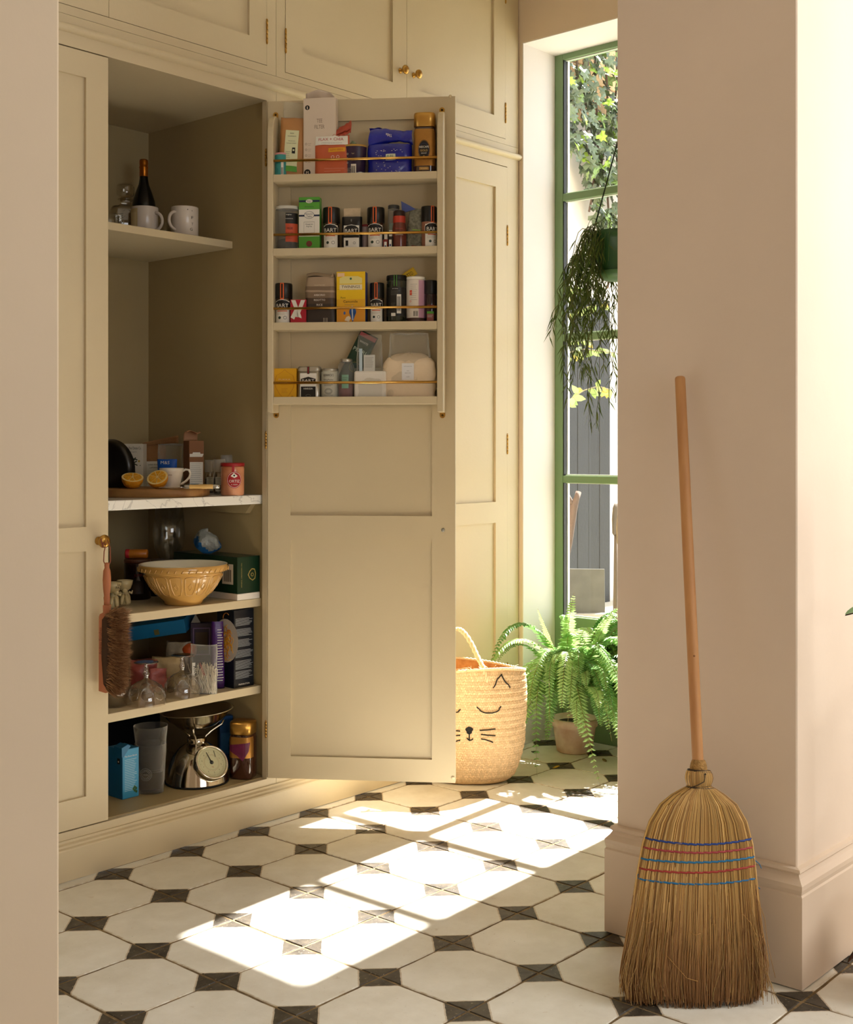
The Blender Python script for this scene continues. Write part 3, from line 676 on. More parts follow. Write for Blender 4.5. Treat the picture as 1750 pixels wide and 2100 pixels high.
def fn(a, b):
    th = b*2*pi; e = (1-(2*a-1)**4)**.5*.85+.15; nn = noise.noise_vector(Vector((a*9, b*4, 1)))*.004
    return Vector((-W_/2+W_*a+nn.x, .007*cos(th)*e+nn.y*.5, max(0, .007+.004*sin(a*4-.6)+(.006+.004*a)*sin(th)*e+nn.z)))
q.grid(fn, 26, 12); 
for i, f in enumerate(q.f):
    a = (i % 26)/26; q.m[i] = 1 if (a < .1 or .33 < a < .42) else 0
q.build('packet', [cc('#dfe4e6', .35), cc('#2c93b8', .35)], t)
u, w_, h = at_shelf(0, 849, 894, 234, .045)
def coffee_jar(t, r, h, purple=False):
    CG = mat('coffee_glass', '#3a1c10', .1, var=.15, scale=60, coat=.6, spec=.6)
    MB().lathe([(0, 0), (r*.94, 0), (r, .004), (r, h*.70), (r*.93, h*.765), (r*.86, h*.79), (0, h*.79)], 44, sq=3.4).build('jar', CG, t)
    MB().lathe([(r*.9, h*.785), (r*.98, h*.79), (r*.98, h*.965), (r*.95, h), (0, h)], 44, sq=3.4).build('lid', mat('gold_lid', '#c89a4e', .3, .9), t)
    GL = mat('gold_label', '#a9793a', .35, .7, var=.1, scale=30)
    rr = r*1.006; MB().lathe([(rr, h*(.38 if purple else .17)), (rr, h*.70), (rr*.95, h*.745)], 40, sq=3.4, a0=-pi*.93, a1=-pi*.07).build('label', GL, t, fix=False)
    def s3(u, v, l):
        a = u/r; ca, sa = sin(a), cos(a); q_ = (abs(ca)**3.4+abs(sa)**3.4)**(-1/3.4); return ((rr+l)*ca*q_, -(rr+l)*sa*q_, v)
    A = Art(s3)
    if not purple:
        A.disc(0, h*.42, .0175, mat('label_night', '#191618', .4), .0004, .030, 30); A.ring(0, h*.42, .0165, .0008, GL, .0008, .0285); A.ring(0, h*.40, .0155, .0012, cc('#24365c'), .0008, .024)
        A.text('NESCAFE', 0, h*.46, .028, WHITE, .0012, h=.0062); A.text('GOLD', 0, h*.405, .022, cc('#d8b26a'), .0012, h=.0065); A.text('DECAFF', 0, h*.362, .016, WHITE, .0012); A.disc(0, h*.30, .0035, cc('#e0b460'), .0014, .005)
        for i in range(5): A.disc(-.008+.004*i, h*.125, .001, cc('#f0d8a0'), .001)
        A.rect(-.014, h*.105, .014, h*.15, cc('#b58d4c'), .0005); 
    else:
        A.poly([(-r*.9, h*.60), (r*.9, h*.66), (r*.78, h*.50), (r*.35, h*.33), (-r*.1, h*.42), (-r*.9, h*.52)], mat('berry_label', '#64163f', .4, var=.25, scale=60)); A.text('NESCAFE', -r*1.15, h*.58, .026, WHITE, .0012); A.poly([(-r*1.5, h*.5), (-r*.8, h*.52), (-r*.8, h*.66), (-r*1.5, h*.68)], BLACK, .0006)
    A.done(t)
t = rthing('coffee_jar', 'square coffee jar with tall gold lid at the free end of the top rack shelf', 'jar', u, .045, SZ[0]); coffee_jar(t, w_/2, h)

# ---------------- spice jars shared by the rack
def spice_jar(t, r, h, word='BART', stripe=ORANGE, text_top=True, body=None):
    MB().lathe([(0, 0), (r*.93, 0), (r*.98, .003), (r*.98, h*.66), (r*.9, h*.70), (0, h*.70)], 32).build('jar', body or JARG, t)
    MB().lathe([(r*1.0, h*.655), (r*1.02, h*.66), (r*1.02, h*.97), (r*.98, h), (0, h)], 32).build('lid', BLKL, t)
    A = Art(cyl(r*.985)); A.rect(-r*.95, h*.09, r*.95, h*.60, WHITE, .0004, 10); A.rect(-r*.95, h*.05, r*.95, h*.10, stripe, .0005, 10)
    A.poly([(-r*1.0, h*.40), (r*1.0, h*.40), (r*1.0, h*.56), (r*.55, h*.615), (0, h*.63), (-r*.55, h*.615), (-r*1.0, h*.56)], WHITE, .0011)
    A.poly([(-r*.94, h*.415), (r*.94, h*.415), (r*.94, h*.555), (r*.5, h*.605), (0, h*.617), (-r*.5, h*.605), (-r*.94, h*.555)], BLACK, .0016)
    A.text(word, 0, h*.49, r*1.45, WHITE, .0022, h=h*.085); A.rect(-r*.6, h*.36, r*.6, h*.38, stripe, .0009, 4); A.disc(-r*.3, h*.22, r*.17, cc('#283c30'), .0009); A.ring(r*.35, h*.22, r*.2, r*.05, GREY, .0009)
    A.lines(-r*.7, r*.6, h*.33, 2, h*.03, GREY, .0005, .0009); A.done(t)
    B = Art(cyl(r*1.02)); B.rect(-r*.22, h*.63, r*.22, h, stripe, .0003, 4); B.rect(-r*.1, h*.66, r*.1, h*.98, BLKL, .0006, 3); B.done(t, 'seal_strip')
# ---------------- second rack shelf
u, w_, h = at_shelf(1, 565, 613, 424, .042)
t = rthing('plastic_tub', 'clear round plastic tub with pale lid and a black and red chilli label', 'tub', u, .044, SZ[1])
tin_or_jar(t, w_/2, h, film('clear_tub', (.86, .85, .84), .86, .12), cc('#cfccc2', .35), .01, w_/2*1.0); A = Art(cyl(w_/2*1.004))
A.rect(.001, h*.62, w_*.62, h*.84, BLACK); A.text('brighter', .012, h*.80, .018, WHITE, .0012); A.text('INGREDIENTS', .013, h*.72, .024, WHITE, .0012); A.rect(.001, h*.24, w_*.62, h*.62, cc('#c8502e')); A.text('2 ANCHO', .013, h*.52, .022, BLACK, .0012, h=.008); A.text('CHILLIES', .013, h*.41, .023, BLACK, .0012, h=.008); A.text('MILD SMOKY FRUITY', .013, h*.31, .021, BLACK, .0012)
A.done(t); MB().lathe([(0, .003), (w_*.42, .003), (w_*.40, h*.30), (0, h*.36)], 20).build('contents', mat('dried_chilli', '#1d100c', .7, bump=.5), t)
u, w_, h = at_shelf(1, 615, 658, 406, .045)
t = rthing('spice_carton', 'green and white paprika carton, tallest on the second rack shelf', 'box', u, .045, SZ[1], rz=-.02)
carton(t, w_, .03, h, GREENP); A = Art(flat(-.0151)); e = w_/2-.0005
A.rect(-e, h*.30, e, h*.78, WHITE); NAV = cc('#1c2a4a'); A.rect(-e, h*.91, e, h*.945, NAV); A.disc(0, h*.925, .011, WHITE, .0008, .006); A.text("Nature's", 0, h*.935, .017, NAV, .0012); A.text('Table', 0, h*.912, .012, NAV, .0012)
A.text('Herbs & Spices', 0, h*.825, .028, NAV, .0008); A.rect(-e, h*.655, e, h*.685, NAV, .0006); A.disc(0, h*.68, .0165, NAV, .0009, .0115); A.disc(0, h*.68, .0155, WHITE, .0012, .0105); A.text("Nature's", 0, h*.70, .026, NAV, .0016); A.text('Table', 0, h*.655, .017, NAV, .0016)
A.text('Hungarian', 0, h*.515, .024, BLACK, .0008); A.text('Paprika', 0, h*.475, .018, BLACK, .0008)
for q in ((-.017, h*.36, -.0165, h*.56), (.0165, h*.36, .017, h*.56), (-.017, h*.36, .017, h*.3645), (-.017, h*.5555, .017, h*.56)): A.rect(*q, GREY, .0008, 1)
A.disc(0, h*.17, .0095, cc('#7a3a30'), .0008); A.text('Herbs & Spices', 0, h*.045, .03, NAV, .0008); A.done(t)
for i, (x0, x1, yt, n_, lab) in enumerate(((663, 697, 427, .045, 'black-lidded spice jar between the green paprika carton and the black spice bag'), (753, 788, 426, .05, 'black-lidded spice jar directly right of the black spice bag on the second rack shelf'), (864, 896, 424, .05, 'black-lidded spice jar with pink-brown powder at the free end of the second rack shelf'))):
    u, w_, h = at_shelf(1, x0, x1, yt, n_)
    t = rthing('spice_jar', lab, 'jar', u, n_, SZ[1], 'black-lidded spice jars', rz=(.0, 0, .55)[i]); spice_jar(t, w_/2, h, body=(None if i < 2 else mat('pink_powder_glass', '#9c6a55', .15, coat=.5)))
u, w_, h = at_shelf(1, 702, 743, 427, .045)
t = rthing('spice_bag', 'black and white spice bag with its cream top sticking up', 'bag', u, .045, SZ[1])
o, on = pouch(t, w_*1.0, h*.80, .03, mat('black_film', '#23201d', .35, var=.1), seed=33, top=.7, crump=.0012)
MB().box((-w_*.42, -.002, h*.5), (w_*.42, .004, h), bev=.001).build('paper_top', mat('kraft_cream', '#c9b596', .7, var=.06, scale=60, bump=.4), t)
A = Art(on); e = w_*.38; A.rect(-e, h*.05, e, h*.60, WHITE, .001, 8); A.poly([(-e, h*.40), (e, h*.40), (e, h*.54), (e*.5, h*.60), (0, h*.615), (-e*.5, h*.60), (-e, h*.54)], WHITE, .0022); A.poly([(-e*.93, h*.415), (e*.93, h*.415), (e*.93, h*.535), (e*.5, h*.59), (0, h*.60), (-e*.5, h*.59), (-e*.93, h*.535)], BLACK, .003)
A.text('BART', 0, h*.48, e*1.6, WHITE, .0038, h=h*.08); A.rect(-e, h*.33, e, h*.39, BLACK, .002, 4); A.rect(-e*.75, h*.15, -e*.4, h*.27, BLACK, .002, 1); A.ring(e*.4, h*.21, .004, .001, GREY, .002); A.text('MINIMUM WEIGHT', 0, h*.085, e*1.5, GREY, .002); A.disc(0, h*.71, .002, GREY, .002, .005); A.done(t)
u, w_, h = at_shelf(1, 741, 756, 462, .022)
t = rthing('pot', 'little pot with dark red rim half hidden behind the second rack rail', 'pot', u+.004, .022, SZ[1]); tin_or_jar(t, .016, h, mat('mauve_tub', '#8f7f80', .4), cc('#7c1f24'), .007)
u, w_, h = at_shelf(1, 791, 826, 423, .02)
t = rthing('glass_jar', 'clear glass jar with a dark lid behind the red-lidded cinnamon jar', 'jar', u, .02, SZ[1]); tin_or_jar(t, .0185, h, film('clear_tub', (.86, .85, .84), .86, .12), cc('#3d3c38', .35), .012, label=(h*.3, h*.62, cc('#7c8a80'), .7))
u, w_, h = at_shelf(1, 804, 834, 432, .05)
t = rthing('spice_jar', 'cinnamon spice jar with a red domed lid on the second rack shelf', 'jar', u, .047, SZ[1])
MB().lathe([(0, 0), (w_*.47, 0), (w_*.5, .003), (w_*.5, h*.5), (w_*.4, h*.72), (w_*.4, h*.74), (0, h*.74)], 30).build('jar', mat('cinnamon_glass', '#6e3327', .2, coat=.4), t)
q = MB(); q.lathe([(w_*.41, h*.70), (w_*.42, h*.71), (w_*.42, h*.86)], 30, 0); q.lathe([(w_*.42, h*.86), (w_*.40, h*.98), (w_*.3, h), (0, h)], 30, 1); q.build('lid', [cc('#c2402c'), cc('#2a1512', .3)], t)
A = Art(cyl(w_*.5)); A.text('Schwartz', .002, h*.55, .022, cc('#c23a32'), .001); A.text('CINNAMON', .002, h*.40, .024, WHITE, .001); A.done(t)
for i, (x0, x1, yt, c_) in enumerate(((785, 797, 480, '#7c2420'), (795, 807, 472, '#2c2422'))):
    u, w_, h = at_shelf(1, x0, x1, yt, .066)
    t = rthing('flavour_bottle', ('tiny red dropper bottle with white cap by the second rack rail', 'tiny dark dropper bottle with taller white cap by the second rack rail')[i], 'bottle', u, .066, SZ[1])
    tin_or_jar(t, w_/2, h*.7, cc(c_, .2)); MB().lathe([(w_*.28, h*.7), (w_*.3, h), (0, h)], 14).build('cap', WHITE, t); A = Art(cyl(w_/2)); A.rect(-.004, h*.15, .004, h*.55, WHITE); A.rect(-.002, h*.25, .002, h*.35, cc('#2b3c7a'), .0008, 2); A.done(t)
u, w_, h = at_shelf(1, 824, 868, 412, .04)
t = rthing('seed_packet', 'blue-edged speckled packet leaning with a pointed corner up', 'packet', u-.002, .035, SZ[1])
SPK = mat('speckled_grey', '#8d8a78', .5, c2='#5d5b4c', scale=120); o, on = pouch(t, w_*.9, h*.86, .024, SPK, seed=41, crump=.002, M=Matrix.Translation((.006, 0, 0)) @ Matrix.Rotation(radians(7), 4, 'Y'))
q = MB(); q.prism([(-w_*.30, 0), (-w_*.22, 0), (-w_*.34, h*.8), (-w_*.5, h)], 'y', -.004, .004); q.prism([(-w_*.5, h), (-w_*.36, h*.78), (.012, h*.84), (-.004, h*.9)], 'y', -.006, .003); q.build('blue_edge', cc('#4a5a9c', .35), t)
A = Art(on); A.rect(-.012, h*.42, .014, h*.44, cc('#8fb04a'), .002, 4); A.lines(-.014, .016, h*.36, 5, .004, GREY, .0006, .002); A.rect(-.008, h*.05, .016, h*.13, cc('#7e4a38'), .002, 4); A.done(t)

# ---------------- third rack shelf
for i, (x0, x1, yt, n_, lab) in enumerate(((565, 599, 582, .045, 'black-lidded spice jar at the hinge end of the third rack shelf'), (759, 786, 581, .045, 'black-lidded spice jar next to the yellow camomile tea box'))):
    u, w_, h = at_shelf(2, x0, x1+2*i, yt, n_)
    t = rthing('spice_jar', lab, 'jar', u, n_, SZ[2], 'black-lidded spice jars'); spice_jar(t, w_/2, h)
u, w_, h = at_shelf(2, 597, 629, 615, .06)
t = rthing('stock_box', 'small crimson stock box with a big white X', 'box', u, .058, SZ[2])
carton(t, w_, .022, h, cc('#b81f34')); A = Art(flat(-.0111)); e = w_/2
for s_ in (1, -1): A.poly([(-e*.9*s_, h*.98), (-e*.35*s_, h*.98), (e*.42*s_, h*.38), (-e*.05*s_, h*.36)][::s_], WHITE)
A.poly([(-e*.98, h*.36), (-e*.5, h*.28), (-e*.05, h*.62), (-e*.4, h*.68)], WHITE, .0006); A.poly([(e*.1, h*.36), (e*.45, h*.32), (e*.1, h*.64), (-e*.1, h*.6)], WHITE, .0006); A.text('GRANDS', 0, h*.12, w_*.6, WHITE, .0008); A.done(t)
u, w_, h = at_shelf(2, 626, 690, 561, .045)
t = rthing('rice_packet', 'brown striped arborio risotto rice packet folded shut at the top', 'packet', u, .043, SZ[2])
BR = [cc('#a8927a'), cc('#7d6854'), cc('#4d3d30'), cc('#39302a')]
q = MB(); W_, H_ = w_, h
def brick(a, b):
    th = a*2*pi; ca, sa = cos(th), sin(th); k = (abs(ca)**5+abs(sa)**5)**(-.2); sh = 1-.12*b*b; dd = .021*(1-.3*max(0, b-.8)/.2)
    nn = noise.noise_vector(Vector((ca*2, sa*2, b*5)))*.0018; return Vector((W_/2*sh*ca*k+nn.x, dd*sa*k+nn.y, H_*.93*b+nn.z*min(1, b*6)))
q.grid(brick, 40, 26)
for i in range(len(q.f)):
    b = (i//40)/26; q.m[i] = 0 if b > .78 else 1 if b > .70 else 0 if b > .66 else 1 if b > .55 else 2 if b > .44 else 3
q.build('packet', BR, t)
q = MB(); q.grid(lambda a, b: Vector((-W_*.44+W_*.88*a, -.014+.028*b, H_*.93+.004*sin(5*a)+H_*.07*sin(pi*min(1, b*1.2))**.6)), 14, 8); q.prism([(W_*.30, H_*.9), (W_*.44, H_*.93), (W_*.43, H_*.99)], 'y', -.018, -.012); q.build('folded_top', mat('tan_film', '#9a856c', .4, var=.06), t)
A = Art(lambda U, V, l: (U, brick(.75, min(1, max(0, V/(H_*.93)))).y-l-.0012, V)); A.text('WAITROSE', 0, h*.77, .034, cc('#c9b8a0'), .0004); A.text('ARBORIO', 0, h*.59, .036, CREAM, .0004, h=.006); A.text('RISOTTO', 0, h*.50, .036, CREAM, .0004, h=.006); A.text('RICE', 0, h*.41, .019, CREAM, .0004, h=.006)
A.bars(.012, h*.06, .019, h*.17, cc('#a89c8c'), 5, .0004); A.bars(.021, h*.06, .026, h*.17, cc('#a89c8c'), 4, .0004, 5); A.done(t)
u, w_, h = at_shelf(2, 692, 751, 558, .052)
t = rthing('tea_box', 'yellow camomile tea box with a hot-air balloon, tallest on the third rack shelf', 'box', u, .044, SZ[2], rz=-.03)
carton(t, w_, .04, h, YEL, side=cc('#2b3d8e')); A = Art(flat(-.0201)); e = w_/2-.001
A.rect(-e, 0.001, e, h*.34, cc('#e0992c')); A.rect(-e, h*.34, e, h*.5, cc('#e8b028')); A.poly([(-e, h*.68), (e, h*.68), (e, h*.675), (-e, h*.675)], cc('#b88a14'), .0008)
A.poly([(-e*.8, h*.78), (e*.8, h*.78), (e*.8, h*.88), (e*.5, h*.915), (-e*.5, h*.915), (-e*.8, h*.88)], cc('#e8d98a'), .0008); A.rect(-e*.8, h*.67, e*.8, h*.765, cc('#f3e5c0'), .0008, 4); A.text('TWININGS', 0, h*.725, w_*.64, BLACK, .0014, h=h*.05); A.disc(0, h*.87, .0035, cc('#2f6a5c'), .0014)
A.rect(-e*.95, h*.91, -e*.45, h*.975, cc('#f0c8a0'), .0008, 2); A.text('Pure', -e*.55, h*.53, w_*.16, BLACK, .0008); A.text('Camomile', -.001, h*.46, w_*.5, BLACK, .0008); A.text('20 natural infusions', -.004, h*.405, w_*.34, GREY, .0008)
A.disc(.006, h*.27, .011, cc('#2c5ea8'), .0012, .013); A.poly([(-.005, h*.27), (.017, h*.27), (.0075, h*.10), (.0045, h*.10)], cc('#2c5ea8'), .0012); A.poly([(.002, h*.37), (.006, h*.38), (.008, h*.12), (.0045, h*.12)], cc('#c9d3e0'), .0016); A.rect(.005, h*.04, .0065, h*.1, BLACK, .0012, 1)
A.poly([(-.02, h*.12), (-.006, h*.09), (.0, h*.16), (-.006, h*.2), (-.014, h*.18)], cc('#e9d9bc'), .001); A.disc(-.02, h*.25, .0035, cc('#4a6aa8'), .0012, .005); A.ring(.02, h*.05, .004, .0009, cc('#a05a2a'), .0012); A.done(t)
u, w_, h = at_shelf(2, 792, 834, 565, .05)
t = rthing('herb_jar', 'large dark green glass jar with black lid and barcode label', 'jar', u, .045, SZ[2])
tin_or_jar(t, w_/2, h, mat('green_herb_glass', '#24281a', .12, coat=.5), BLKL, .016, label=(h*.2, h*.76, mat('dark_label', '#201e1a', .4), 1.2)); A = Art(cyl(w_/2*1.02))
A.text('BAY LEAVES', -.001, h*.73, .018, WHITE); A.lines(-.015, .015, h*.69, 4, .004, GREY); A.rect(.004, h*.25, .018, h*.62, WHITE, .0004, 6); A.bars(.006, h*.3, .016, h*.58, BLACK, 9); A.rect(-.014, h*.2, .0, h*.26, WHITE, .0006); A.lines(-.015, .0, h*.45, 3, .004, GREY); A.rect(-.0045, h*.78, -.003, h, GREENP, .001); A.rect(.003, h*.78, .0045, h, GREENP, .001); A.done(t)
u, w_, h = at_shelf(2, 833, 872, 568, .05)
t = rthing('canister', 'white and pink cylindrical canister with fine print', 'canister', u, .046, SZ[2])
tin_or_jar(t, w_/2, h, cc('#e6dcd0'), cc('#efeade'), .008); A = Art(cyl(w_/2)); A.rect(.012, .004, w_*.75, h-.012, cc('#cfa0b8')); A.rect(-w_*.6, .002, w_*.7, h*.17, cc('#4a3028'), .0005, 12); A.lines(-.014, .008, h*.84, 9, .006, GREY, .0007); A.rect(-.017, h*.62, -.009, h*.72, cc('#d8553a'), .0008, 3); A.text('NEW', -.013, h*.67, .006, WHITE, .001); A.ring(-.014, h*.5, .003, .001, cc('#d8553a'), .0008); A.bars(-.004, h*.2, .01, h*.3, GREY, 7); A.done(t)
u, w_, h = at_shelf(2, 870, 896, 575, .05)
t = rthing('spice_jar', 'dark spice jar with red and green bands at the right of the third shelf', 'jar', u, .044, SZ[2])
tin_or_jar(t, w_/2, h, mat('dark_red_glass', '#241010', .15, coat=.5), BLKL, h*.3); A = Art(cyl(w_/2)); A.rect(-.01, h*.40, .012, h*.46, cc('#a04a40')); A.rect(-.01, h*.27, .012, h*.32, GREENP); A.rect(-.01, h*.12, .012, h*.27, cc('#93504a')); A.lines(-.008, .01, h*.24, 3, .003, WHITE, .0006, .001); A.done(t)
u, w_, h = at_shelf(2, 785, 892, 540, .015)
t = rthing('sweet_wrapper', 'crumpled yellow snack wrapper poking up behind the dark green jar', 'wrapper', u, .016, SZ[2])
YW = mat('yellow_wrapper', '#d2a51c', .3, c2='#e8c22c', scale=20, bump=.3, bscale=40)
q = MB()
M1 = Matrix.Translation((-.012, 0, h*.78)) @ Matrix.Rotation(radians(-33), 4, 'Y')
q.grid(lambda a, b: M1 @ Vector((-.045+.085*a, .004+.004*noise.noise(Vector((a*12, b*9, 3))), -.013+.026*b)), 18, 6); q.grid(lambda a, b: Vector((.005+.055*a, .007+.005*noise.noise(Vector((a*9, b*9, 8))), h*.5+.028*b+.018*a)), 14, 6); q.grid(lambda a, b: Vector((-w_*.3+w_*.6*a, .004+.004*sin(7*a), h*.70*b)), 8, 6)
solid(q.build('wrapper', YW, t, fix=False), .0008); A = Art(lambda U, V, l: M1 @ Vector((U, -.002-l, V))); A.text('NATTO', .012, -.002, .036, BLACK, .0025, h=.012); A.done(t)

# ---------------- bottom rack shelf
u, w_, h = at_shelf(3, 562, 610, 756, .055)
t = rthing('tea_box', 'yellow tea box with a red onion-shaped outline on the lowest rack shelf', 'box', u, .05, SZ[3])
carton(t, w_, .05, h, mat('deep_yellow_card', '#dda514', .5)); A = Art(flat(-.0251)); DR = cc('#9a4a1a'); 
L_ = [(0, .96), (-.12, .88), (-.35, .78), (-.42, .6), (-.38, .42), (-.2, .2), (0, .06)]
for s_ in (1, -1):
    for (a, b), (c_, d_) in zip(L_, L_[1:]): A.poly([(s_*a*w_, b*h), (s_*c_*w_, d_*h), (s_*c_*w_+.0009, d_*h), (s_*a*w_+.0009, b*h)], DR, .0006)
A.text('PUKKA', 0, h*.66, w_*.5, cc('#e8c890'), .0008, h=.005); A.lines(-.01, .01, h*.38, 4, .004, DR, .0005); A.ring(w_*.33, h*.12, .004, .001, BLACK); A.done(t)
u, w_, h = at_shelf(3, 613, 657, 752, .05)
t = rthing('spice_tin', 'square silver harissa tin with black label', 'tin', u, .046, SZ[3])
SIL = mat('tin_silver', '#b7b2a6', .3, .8); MB().lathe([(0, 0), (w_*.5, 0), (w_*.52, .003), (w_*.52, h*.86), (0, h*.86)], 44, sq=6, M=Matrix.Scale(.72, 4, (0, 1, 0))).build('body', SIL, t); MB().lathe([(w_*.5, h*.86), (w_*.525, h*.87), (w_*.525, h*.95), (w_*.47, h), (0, h)], 44, sq=6, M=Matrix.Scale(.72, 4, (0, 1, 0))).build('lid', SIL, t)
A = Art(flat(-w_*.52*.72)); e = w_*.38; A.rect(-e, h*.08, e, h*.8, WHITE, .0006); A.rect(-e*.9, h*.1, e*.9, h*.42, BLACK, .0009); A.poly([(-e*.9, h*.52), (e*.9, h*.52), (e*.9, h*.64), (0, h*.70), (-e*.9, h*.64)], BLACK, .0009); A.text('BART', 0, h*.59, e*1.5, WHITE, .0014, h=h*.08); A.text('HARISSA', 0, h*.36, e*1.1, WHITE, .0014); A.ring(0, h*.16, .008, .001, GREY, .0014, .004); A.rect(-.0035, h*.78, .0035, h*.99, BLACK, .001, 1); A.rect(-.001, h*.8, .001, h*.98, RED, .0014, 1); A.done(t)
u, w_, h = at_shelf(3, 658, 694, 756, .05)
t = rthing('powder_tin', 'white baking powder tin with black lettering', 'tin', u, .042, SZ[3])
tin_or_jar(t, w_/2, h, cc('#c5c3b4', .4), SIL, .008); A = Art(cyl(w_/2)); A.text("BORWICK'S", 0, h*.79, .033, BLACK, h=.0075); A.text('Baking Powder', 0, h*.645, .032, BLACK, h=.006); A.lines(-.015, .015, h*.5, 2, .003, BLACK); A.ring(0, h*.3, .012, .001, BLACK, .0006, .009); A.ring(0, h*.3, .009, .0008, BLACK, .0006, .006); A.text('Made to the Original', 0, h*.18, .03, BLACK); A.text('Recipe', 0, h*.09, .014, BLACK)
A.done(t)
u, w_, h = at_shelf(3, 691, 727, 736, .055)
t = rthing('sprinkle_jar', 'small clear jar of pink powder with silver lid and green label', 'jar', u, .056, SZ[3])
tin_or_jar(t, w_*.45, h, film('clear_tub', (.86, .85, .84), .86, .12), SIL, .01, w_*.36, neck=w_*.36); MB().lathe([(0, .003), (w_*.42, .003), (w_*.42, h*.42), (0, h*.42)], 24).build('contents', mat('pink_powder', '#8a4a50', .8), t); A = Art(cyl(w_*.45)); A.rect(-.01, h*.3, .012, h*.62, cc('#7fa890')); A.lines(-.008, .01, h*.55, 3, .006, BLACK, .0008, .001); A.done(t)
u, w_, h = at_shelf(3, 669, 737, 680, .025)
t = rthing('rice_pouch', 'dark green pouch leaning sideways behind the small jars', 'pouch', u, .022, SZ[3])
Mp = Matrix.Translation((.004, 0, .012)) @ Matrix.Rotation(radians(27), 4, 'Y')
o, on = pouch(t, .062, h*.98, .022, mat('bottle_green_film', '#163a28', .3, var=.1), seed=51, M=Mp @ Matrix.Translation((-.018, 0, 0)), crump=.0018)
A = Art(on); A.text('WHITE', -.003, h*.83, .03, WHITE, .001, ang=.0); A.text('PEARL', 0, h*.70, .05, cc('#cfe0cc'), .001, h=.012, ang=0); A.ring(.006, h*.46, .017, .001, cc('#a8a060'), .001); A.disc(.006, h*.46, .014, cc('#39504a'), .0012); A.rect(-.028, h*.9, .028, h*.96, cc('#b05a60'), .0012); A.done(t)
u, w_, h = at_shelf(3, 724, 795, 681, .03)
t = rthing('salt_bag', 'clear plastic bag of white block with a printed label, open and peaked', 'bag', u, .03, SZ[3])
o, on = pouch(t, w_*.86, h*.96, .044, CLR, seed=61, crump=.005, topw=.8); MB().box((-w_*.36, -.012, .004), (w_*.34, .014, h*.33), bev=.004).build('contents', mat('white_powder', '#efece4', .8), t)
A = Art(lambda U, V, l: (U, -.024-l-V*.02, V)); A.rect(-.016, h*.36, .02, h*.66, cc('#c9c8c2'), .0005); A.lines(-.012, .017, h*.62, 8, .0042, GREY, .0008, .001); A.rect(-.03, h*.4, -.02, h*.75, cc('#b8cbd6'), .0004); A.done(t)
u, w_, h = at_shelf(3, 727, 792, 761, .062)
t = rthing('sugar_packet', 'flat white slab packet in front of the clear peaked bag', 'packet', u, .06, SZ[3]); 
q = MB().box((-w_/2, -.012, 0), (w_/2, .012, h), bev=.004); q.build('packet', mat('white_block', '#ece6dc', .5), t); o, on = pouch(t, w_*1.04, h*1.1, .028, CLR, name='wrap', seed=62, crump=.003)
u, w_, h = at_shelf(3, 785, 896, 681, .04)
t = rthing('flour_bag', 'big clear bag of cream flour with a white label, largest on the lowest rack shelf', 'bag', u-.001, .046, SZ[3])
q = MB()
FW, FHt = w_*.97, h*.70
def fl_(a, b):
    th = a*2*pi; ca, sa = cos(th), sin(th); k = (abs(ca)**3+abs(sa)**3)**(-1/3); r_ = (1-max(0, b-.72)**2*9)*(1+.06*sin(pi*b*1.1))
    r_ = max(0, r_) if b < .999 else 0; nn = noise.noise_vector(Vector((ca*3, sa*3, b*6)))*.0045
    return Vector((FW/2*.96*ca*k*r_+nn.x, .031*sa*k*r_+nn.y*.7, max(0, FHt*(1-(1-min(b, 1))**1.15)+nn.z+(.008*noise.noise(Vector((ca*5, 2, 1))) if b > .7 else 0))))
q.grid(fl_, 44, 24); q.build('flour', mat('cream_flour', '#e8d3b4', .75, bump=.3, bscale=30), t)
o, on = pouch(t, FW*1.0, h*.985, .060, CLR, name='clear_bag', seed=71, crump=.006, topw=.72, top=.35)
A = Art(lambda U, V, l: (U, -.0345-l, V)); A.rect(-.02, h*.30, .018, h*.54, cc('#e3e2e4'), .0006); A.text('SHIPTON MILL FLOUR', -.001, h*.495, .026, BLACK, .0012); A.text('WHITE', -.001, h*.43, .008, BLACK, .0012); A.text('BREAD FLOUR', -.001, h*.40, .018, BLACK, .0012); A.text('£ 2.75', -.001, h*.345, .009, BLACK, .0012); A.done(t)
# settle each item between the door and the lip of its shelf
for o, n_ in RACKED:
    ys = [v.co.y for c in o.children for v in c.data.vertices]; a, b = min(ys), max(ys); lo, hi = -.0712, -.0105
    if b-a > hi-lo: o.scale.y = (hi-lo)/(b-a); a *= o.scale.y; b *= o.scale.y
    y = -n_
    if y+a < lo: y = lo-a
    if y+b > hi: y = hi-b
    p = Vector(o.location) + nx*(-y-n_); o.location = p
